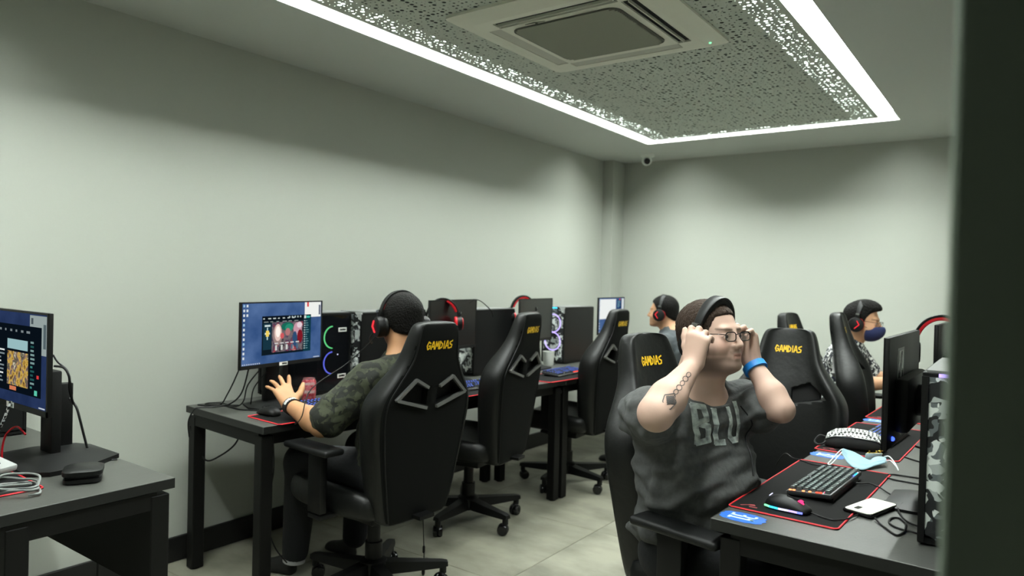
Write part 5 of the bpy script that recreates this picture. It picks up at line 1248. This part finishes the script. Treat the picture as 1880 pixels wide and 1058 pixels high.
def person_camo():
    c = V3(-2.215, 2.252, 1.175); R = head_frame(RAD(160), RAD(5)); s, fat = .97, 1.03
    r = empty('person', (-2.18, 2.19, 0), 0, 'man in green camouflage T-shirt seen from behind, left hand raised by the can', 'person')
    N = V3(-2.20, 2.235, 1.01); fd, lt = V3(-1, -.06, 0), V3(.06, -1, 0)
    sh = [N+lt*.19+V3(0, 0, -.075), N-lt*.19+V3(0, 0, -.075)]
    el = [V3(-2.285, 1.885, .765), V3(-2.34, 2.52, .77)]; wr = [V3(-2.525, 1.915, .808), V3(-2.56, 2.33, .815)]
    F = Field((-2.80, 1.78, .46), (-1.98, 2.62, 1.34), .006)
    head(F, c, R, s, fat, N+V3(.01, 0, 0), .062)
    Rt = head_frame(RAD(184)); F.ell((-2.17, 2.215, .86), (.10, .16, .20), Rt, .05); F.ell((-2.16, 2.20, .66), (.11, .16, .16), Rt, .05); F.cone(sh[0], sh[1], .05, .05, .05)
    for i in (0, 1):
        F.cone(sh[i], el[i], .056, .046, .03); m = el[i]+(wr[i]-el[i])*.3; F.chain([el[i], m, wr[i]], [.046, .048, .029], .025)
    hand(F, wr[0], unit((-.62, .05, .62)), (.55, -.25, .6), (0, 1, 0), curls=[(.05, .2, .15), (.1, .25, .2), (.12, .3, .2), (.1, .3, .2)], spread=.42, size=1.0, thumb=(1.1, -.05))
    hand(F, wr[1], unit((-1, -.3, -.05)), (0, 0, 1), (0, -1, 0), curls=[(.3, .4, .3)]*4, size=1.0)
    surf_obj('body', F, M['skin'], r, color=skin_color(c, R, s, (178, 132, 96), .6, (40, 30, 26), fat=fat))
    hx = [-.13, -.09, -.05, -.02, 0, .014, .024, .034, .052, .075, .13]; hz = [-.07, -.06, -.05, -.02, -.012, -.02, -.012, .03, .062, .078, .086]
    hair(r, c, R, M['hair'], s, fat, .005, .011, hx=hx, hz=hz)
    F = Field((-2.60, 1.74, .48), (-1.96, 2.68, 1.08), .008)
    F.ell((-2.165, 2.22, .855), (.125, .20, .20), Rt, .06); F.ell((-2.17, 2.20, .70), (.15, .20, .17), Rt, .06); F.ell((-2.15, 2.20, .58), (.15, .21, .10), Rt, .06)
    F.cone(sh[0], sh[1], .068, .068, .05); F.cone(N+V3(0, 0, -.05), N+V3(0, 0, -.005), .09, .072, .04)
    for i in (0, 1): F.cone(sh[i], sh[i]+(el[i]-sh[i])*.86, .073, .078, .04)
    surf_obj('t_shirt', F, M['camoA'], r, disp=wrinkle(.009, 9), smooth_it=2)
    F = Field((-2.85, 1.86, 0), (-1.98, 2.56, .66), .011)
    hips = [V3(-2.13, 2.10, .55), V3(-2.13, 2.31, .55)]; kn = [V3(-2.58, 2.03, .54), V3(-2.58, 2.38, .54)]; an = [V3(-2.66, 2.06, .11), V3(-2.60, 2.36, .11)]
    legs(F, hips, kn, an, (.10, .078, .058)); F.cone(hips[0], hips[1], .11, .11, .05); surf_obj('jeans', F, M['jeans'], r)
    shoes(r, [((-2.68, 2.06, 0), (-2.87, 2.02, 0)), ((-2.62, 2.36, 0), (-2.80, 2.38, 0))])
    o = Vector(r.location); MB().cyl(Vector((-2.665, 2.058, .065))-o, Vector((-2.66, 2.06, .12))-o, .050, .052, 20).build('sock', M['sock'], r)
    a = Vector(wr[0]-unit(wr[0]-el[0])*.008)-o; w = MB(); w.lathe([(.0335, -.016), (.0368, -.016), (.0362, .014), (.033, .014), (.033, 0), (.0335, -.016)], a, unit(wr[0]-el[0]), 28); wo = w.build('wristband', M['fabric_blk'], r)
    ax = Vector(unit(wr[0]-el[0])); uu, vv, _ = frame(ax, (1, -.6, 1)); tq = glyph_quads('GAMDIAS', .06, .014, .003, .2, 2)
    flat_quads(tq, lambda p: a+ax*(p.y-.001)+.0372*(uu*math.cos(p.x/.037)+vv*math.sin(p.x/.037))).build('band_print', M['label'], wo, False)
    headset(c+R @ V3(-.004, 0, -.012), RAD(160), 'black and red headset worn by the man in green camouflage', red=True, chevron=True, ring=False, pitch=RAD(6), s=1.06, mic=True)
    cable([c+R @ V3(.0, .105, -.05), (-2.33, 2.06, 1.0), (-2.37, 1.90, .90), (-2.34, 1.83, .80), (-2.40, 1.845, .758), (-2.5, 1.93, .757)], .0022, 'thin dark headset lead crossing the camouflaged man\'s forearm')
person_camo()

def person_grey():
    c = V3(-2.20, 4.985, 1.155); R = head_frame(RAD(190), RAD(4)); s, fat = .97, 1.0
    r = empty('person', (-2.12, 5.0, 0), 0, 'dark-haired man in slate T-shirt facing the far corner screen', 'person')
    N = V3(-2.14, 4.98, 1.0); lt = V3(.1, -1, 0)
    sh = [N+lt*.18+V3(0, 0, -.07), N-lt*.18+V3(0, 0, -.07)]; el = [V3(-2.28, 4.76, .78), V3(-2.28, 5.24, .78)]; wr = [V3(-2.50, 4.88, .80), V3(-2.50, 5.14, .80)]
    F = Field((-2.68, 4.62, .46), (-1.92, 5.36, 1.32), .0065)
    head(F, c, R, s, fat, N, .058); Rt = head_frame(RAD(186)); F.ell((-2.10, 4.99, .86), (.10, .155, .20), Rt, .05); F.ell((-2.09, 5.0, .66), (.11, .155, .16), Rt, .05); F.cone(sh[0], sh[1], .05, .05, .05)
    for i in (0, 1):
        F.chain([sh[i], el[i], wr[i]], [.052, .043, .028], .03); hand(F, wr[i], unit((-1, 0, -.08)), (0, 0, 1), (0, 1 if i == 0 else -1, 0))
    surf_obj('body', F, M['skin'], r, color=skin_color(c, R, s, (186, 142, 110), .4, (50, 38, 32)))
    eyes(r, c, R, s); hair(r, c, R, M['hair'], s, fat, .005, .010)
    F = Field((-2.45, 4.60, .48), (-1.90, 5.40, 1.06), .009)
    F.ell((-2.10, 4.99, .86), (.125, .195, .19), Rt, .06); F.ell((-2.09, 5.0, .66), (.14, .19, .17), Rt, .06); F.cone(sh[0], sh[1], .066, .066, .05); F.cone(N+V3(0, 0, -.05), N, .085, .07, .04)
    for i in (0, 1): F.cone(sh[i], sh[i]+(el[i]-sh[i])*.7, .068, .066, .04)
    surf_obj('t_shirt', F, M['teeC'], r, disp=wrinkle(.008, 2), smooth_it=2)
    F = Field((-2.75, 4.70, 0), (-1.92, 5.34, .64), .012); hips = [V3(-2.07, 4.9, .53), V3(-2.07, 5.1, .53)]; kn = [V3(-2.5, 4.87, .52), V3(-2.5, 5.15, .52)]; an = [V3(-2.45, 4.87, .1), V3(-2.45, 5.15, .1)]
    legs(F, hips, kn, an, (.09, .072, .055)); F.cone(hips[0], hips[1], .10, .10, .05); surf_obj('jeans', F, M['jeans'], r)
    shoes(r, [((-2.43, 4.87, 0), (-2.62, 4.86, 0)), ((-2.43, 5.15, 0), (-2.62, 5.16, 0))])
    headset(c+R @ V3(.004, 0, -.012), RAD(190), 'black headset with red chevron worn by the man in slate T-shirt', red=True, chevron=True, pitch=RAD(-6), s=1.02)
    st = empty('stool', (-2.09, 5.0, 0), 0, 'plain black stool under the man in slate T-shirt', 'stool')
    MB().lathe([(.17, .41), (.18, .42), (.18, .45), (.17, .46)], n=28).build('seat', M['leather'], st)
    for i in range(4):
        a = PI/4+i*PI/2; MB().cyl((.1*math.cos(a), .1*math.sin(a), .42), (.17*math.cos(a), .17*math.sin(a), 0), .014, n=10).build('leg', M['plastic'], st)
person_grey()

def person_mask():
    c = V3(-.70, 4.165, 1.165); R = head_frame(RAD(-4), RAD(9)); s, fat = .97, 1.0
    r = empty('person', (-.76, 4.15, 0), 0, 'man in navy face mask, glasses and black and white patterned shirt', 'person')
    N = V3(-.765, 4.15, 1.005); rt = V3(0, -1, 0)
    sh = [N+rt*.18+V3(0, 0, -.07), N-rt*.18+V3(0, 0, -.07)]; el = [V3(-.66, 3.95, .80), V3(-.66, 4.36, .80)]; wr = [V3(-.43, 4.06, .83), V3(-.43, 4.28, .82)]
    F = Field((-.98, 3.82, .46), (-.20, 4.48, 1.32), .006)
    head(F, c, R, s, fat, N, .058); F.ell((-.79, 4.15, .86), (.10, .155, .20), None, .05); F.ell((-.80, 4.15, .66), (.11, .155, .16), None, .05); F.cone(sh[0], sh[1], .05, .05, .05)
    for i in (0, 1):
        F.chain([sh[i], el[i], wr[i]], [.052, .045, .028], .03); hand(F, wr[i], unit((1, .1, .1)), (0, -.2, 1), (0, 1 if i == 0 else -1, 0))
    surf_obj('body', F, M['skin'], r, color=skin_color(c, R, s, (188, 144, 112), 0))
    eyes(r, c, R, s); hair(r, c, R, M['hair'], s, fat, .005, .007, puff=.008)
    F = Field(c-.17, c+.17, .005); F.ell(c+R @ V3(.045, 0, -.055), (.082, .068, .062), R, .01); F.ell(c+R @ V3(.105, 0, -.035), (.03, .022, .03), R, .03)
    def cut(X, Y, Z):
        x = R[0, 0]*(X-c[0])+R[1, 0]*(Y-c[1])+R[2, 0]*(Z-c[2]); z = R[0, 2]*(X-c[0])+R[1, 2]*(Y-c[1])+R[2, 2]*(Z-c[2]); return np.maximum(.035-x, z-(-.028+.25*(x-.05)))
    F.cut(cut, .006); surf_obj('cloth_mask', F, M['navymask'], r)
    o = Vector(r.location); P = lambda x, y, z: Vector(c+R @ (np.array((x, y, z))*s))-o; gl = MB()
    for k in (-1, 1):
        gl.tube([P(.108, k*.034+.022*math.cos(t), .0+.015*math.sin(t)) for t in [2*PI*i/14 for i in range(14)]], .0013, 5, closed=True, sub=1); gl.tube([P(.105, k*.056, .006), P(.085, k*.075, .009), P(.0, k*.083, .006)], .0014, 5)
        gl.tube([P(.05, k*.066, -.03), P(.01, k*.082, -.02)], .0016, 5)
    gl.tube([P(.112, -.011, .006), P(.112, .011, .006)], .0013, 5, sub=1); gl.build('glasses', M['gloss'], r)
    F = Field((-1.02, 3.78, .48), (-.42, 4.52, 1.08), .009)
    F.ell((-.795, 4.15, .86), (.125, .195, .19), None, .06); F.ell((-.80, 4.15, .68), (.145, .20, .18), None, .06); F.cone(sh[0], sh[1], .066, .066, .05); F.cone(N+V3(0, 0, -.05), N+V3(0, 0, .0), .088, .072, .04)
    for i in (0, 1): F.cone(sh[i], sh[i]+(el[i]-sh[i])*.75, .070, .07, .04)
    surf_obj('shirt', F, M['floral'], r, disp=wrinkle(.008, 5), smooth_it=2)
    F = Field((-.98, 3.88, 0), (-.16, 4.42, .64), .012); hips = [V3(-.80, 4.05, .53), V3(-.80, 4.25, .53)]; kn = [V3(-.37, 4.0, .52), V3(-.37, 4.3, .52)]; an = [V3(-.36, 4.02, .1), V3(-.36, 4.3, .1)]
    legs(F, hips, kn, an, (.092, .072, .055)); F.cone(hips[0], hips[1], .105, .105, .05); surf_obj('trousers', F, M['jeans'], r)
    shoes(r, [((-.37, 4.02, 0), (-.2, 4.01, 0)), ((-.37, 4.3, 0), (-.2, 4.31, 0))])
    a = Vector(wr[1]-unit(wr[1]-el[1])*.01)-o; w = MB(); w.lathe([(.031, -.012), (.035, -.012), (.035, .012), (.031, .012), (.031, 0), (.031, -.012)], a, unit(wr[1]-el[1]), 22); w.build('watch', M['fabric_blk'], r)
    OFF = Vector((-.115, .665, 0)); r.location += OFF
    headset(Vector(c+R @ V3(-.01, 0, -.010))+OFF, RAD(-4), 'black headset with red chevron worn by the masked man', red=True, chevron=True, pitch=RAD(8), s=1.02)
person_mask()

# spare headsets
headset((-2.765, 3.15, 1.112), RAD(-40), 'black and red headset hung over the dark monitor beside the camouflaged man\'s head', red=True)
headset((-2.80, 4.02, 1.122), RAD(-25), 'black and red headset hung over the dark monitor above the second empty chair', red=True)
headset((-.262, 3.20, 1.135), RAD(-84), 'large red and black headset hung over the farther black monitor at right', red=True, ring=False)
def floor_bag():
    r = empty('cloth_bag', (-.33, 2.50, 0), .4, 'tan cloth bag on the floor under the right desk', 'bag')
    F = Field((-.62, 2.25, 0), (-.05, 2.8, .42), .012); F.ell((-.33, 2.5, .16), (.16, .13, .17), None, .04); F.ell((-.36, 2.48, .26), (.10, .09, .10), None, .05); F.cut(lambda X, Y, Z: .012-Z+0*X+0*Y, .01)
    surf_obj('body', F, M['tan'], None, disp=wrinkle(.016, 8)).name = 'tmp'
    t = bpy.data.objects['tmp']; t.name = 'body'; t.parent = r; t.matrix_parent_inverse = Matrix.Identity(4); t.location = (0, 0, 0)
    t.data.transform(Matrix.Rotation(-.4, 4, 'Z') @ Matrix.Translation((.33, -2.5, 0)))
    MB().tube([(-.08, -.02, .30), (-.06, -.06, .36), (.02, -.06, .36), (.06, -.02, .31)], .008, 7).build('strap', M['tan'], r)
floor_bag()

# ------------------------------------------------------------------ groups of repeats
GROUPS = {'chair': 'gaming chairs at the desks', 'monitor': 'monitors on the desks', 'mouse mat': 'red-edged desk mats', 'keyboard': 'keyboards on the desks', 'headset': 'headsets worn or hung up',
          'computer': 'computer towers on the desks', 'sticker': 'blue seat stickers', 'desk': 'dark grey gaming desks', 'cable': 'loose cables', 'mouse': 'computer mice'}
for o in S.objects:
    if o.parent is None and o.get('category') in GROUPS: o['group'] = GROUPS[o['category']]
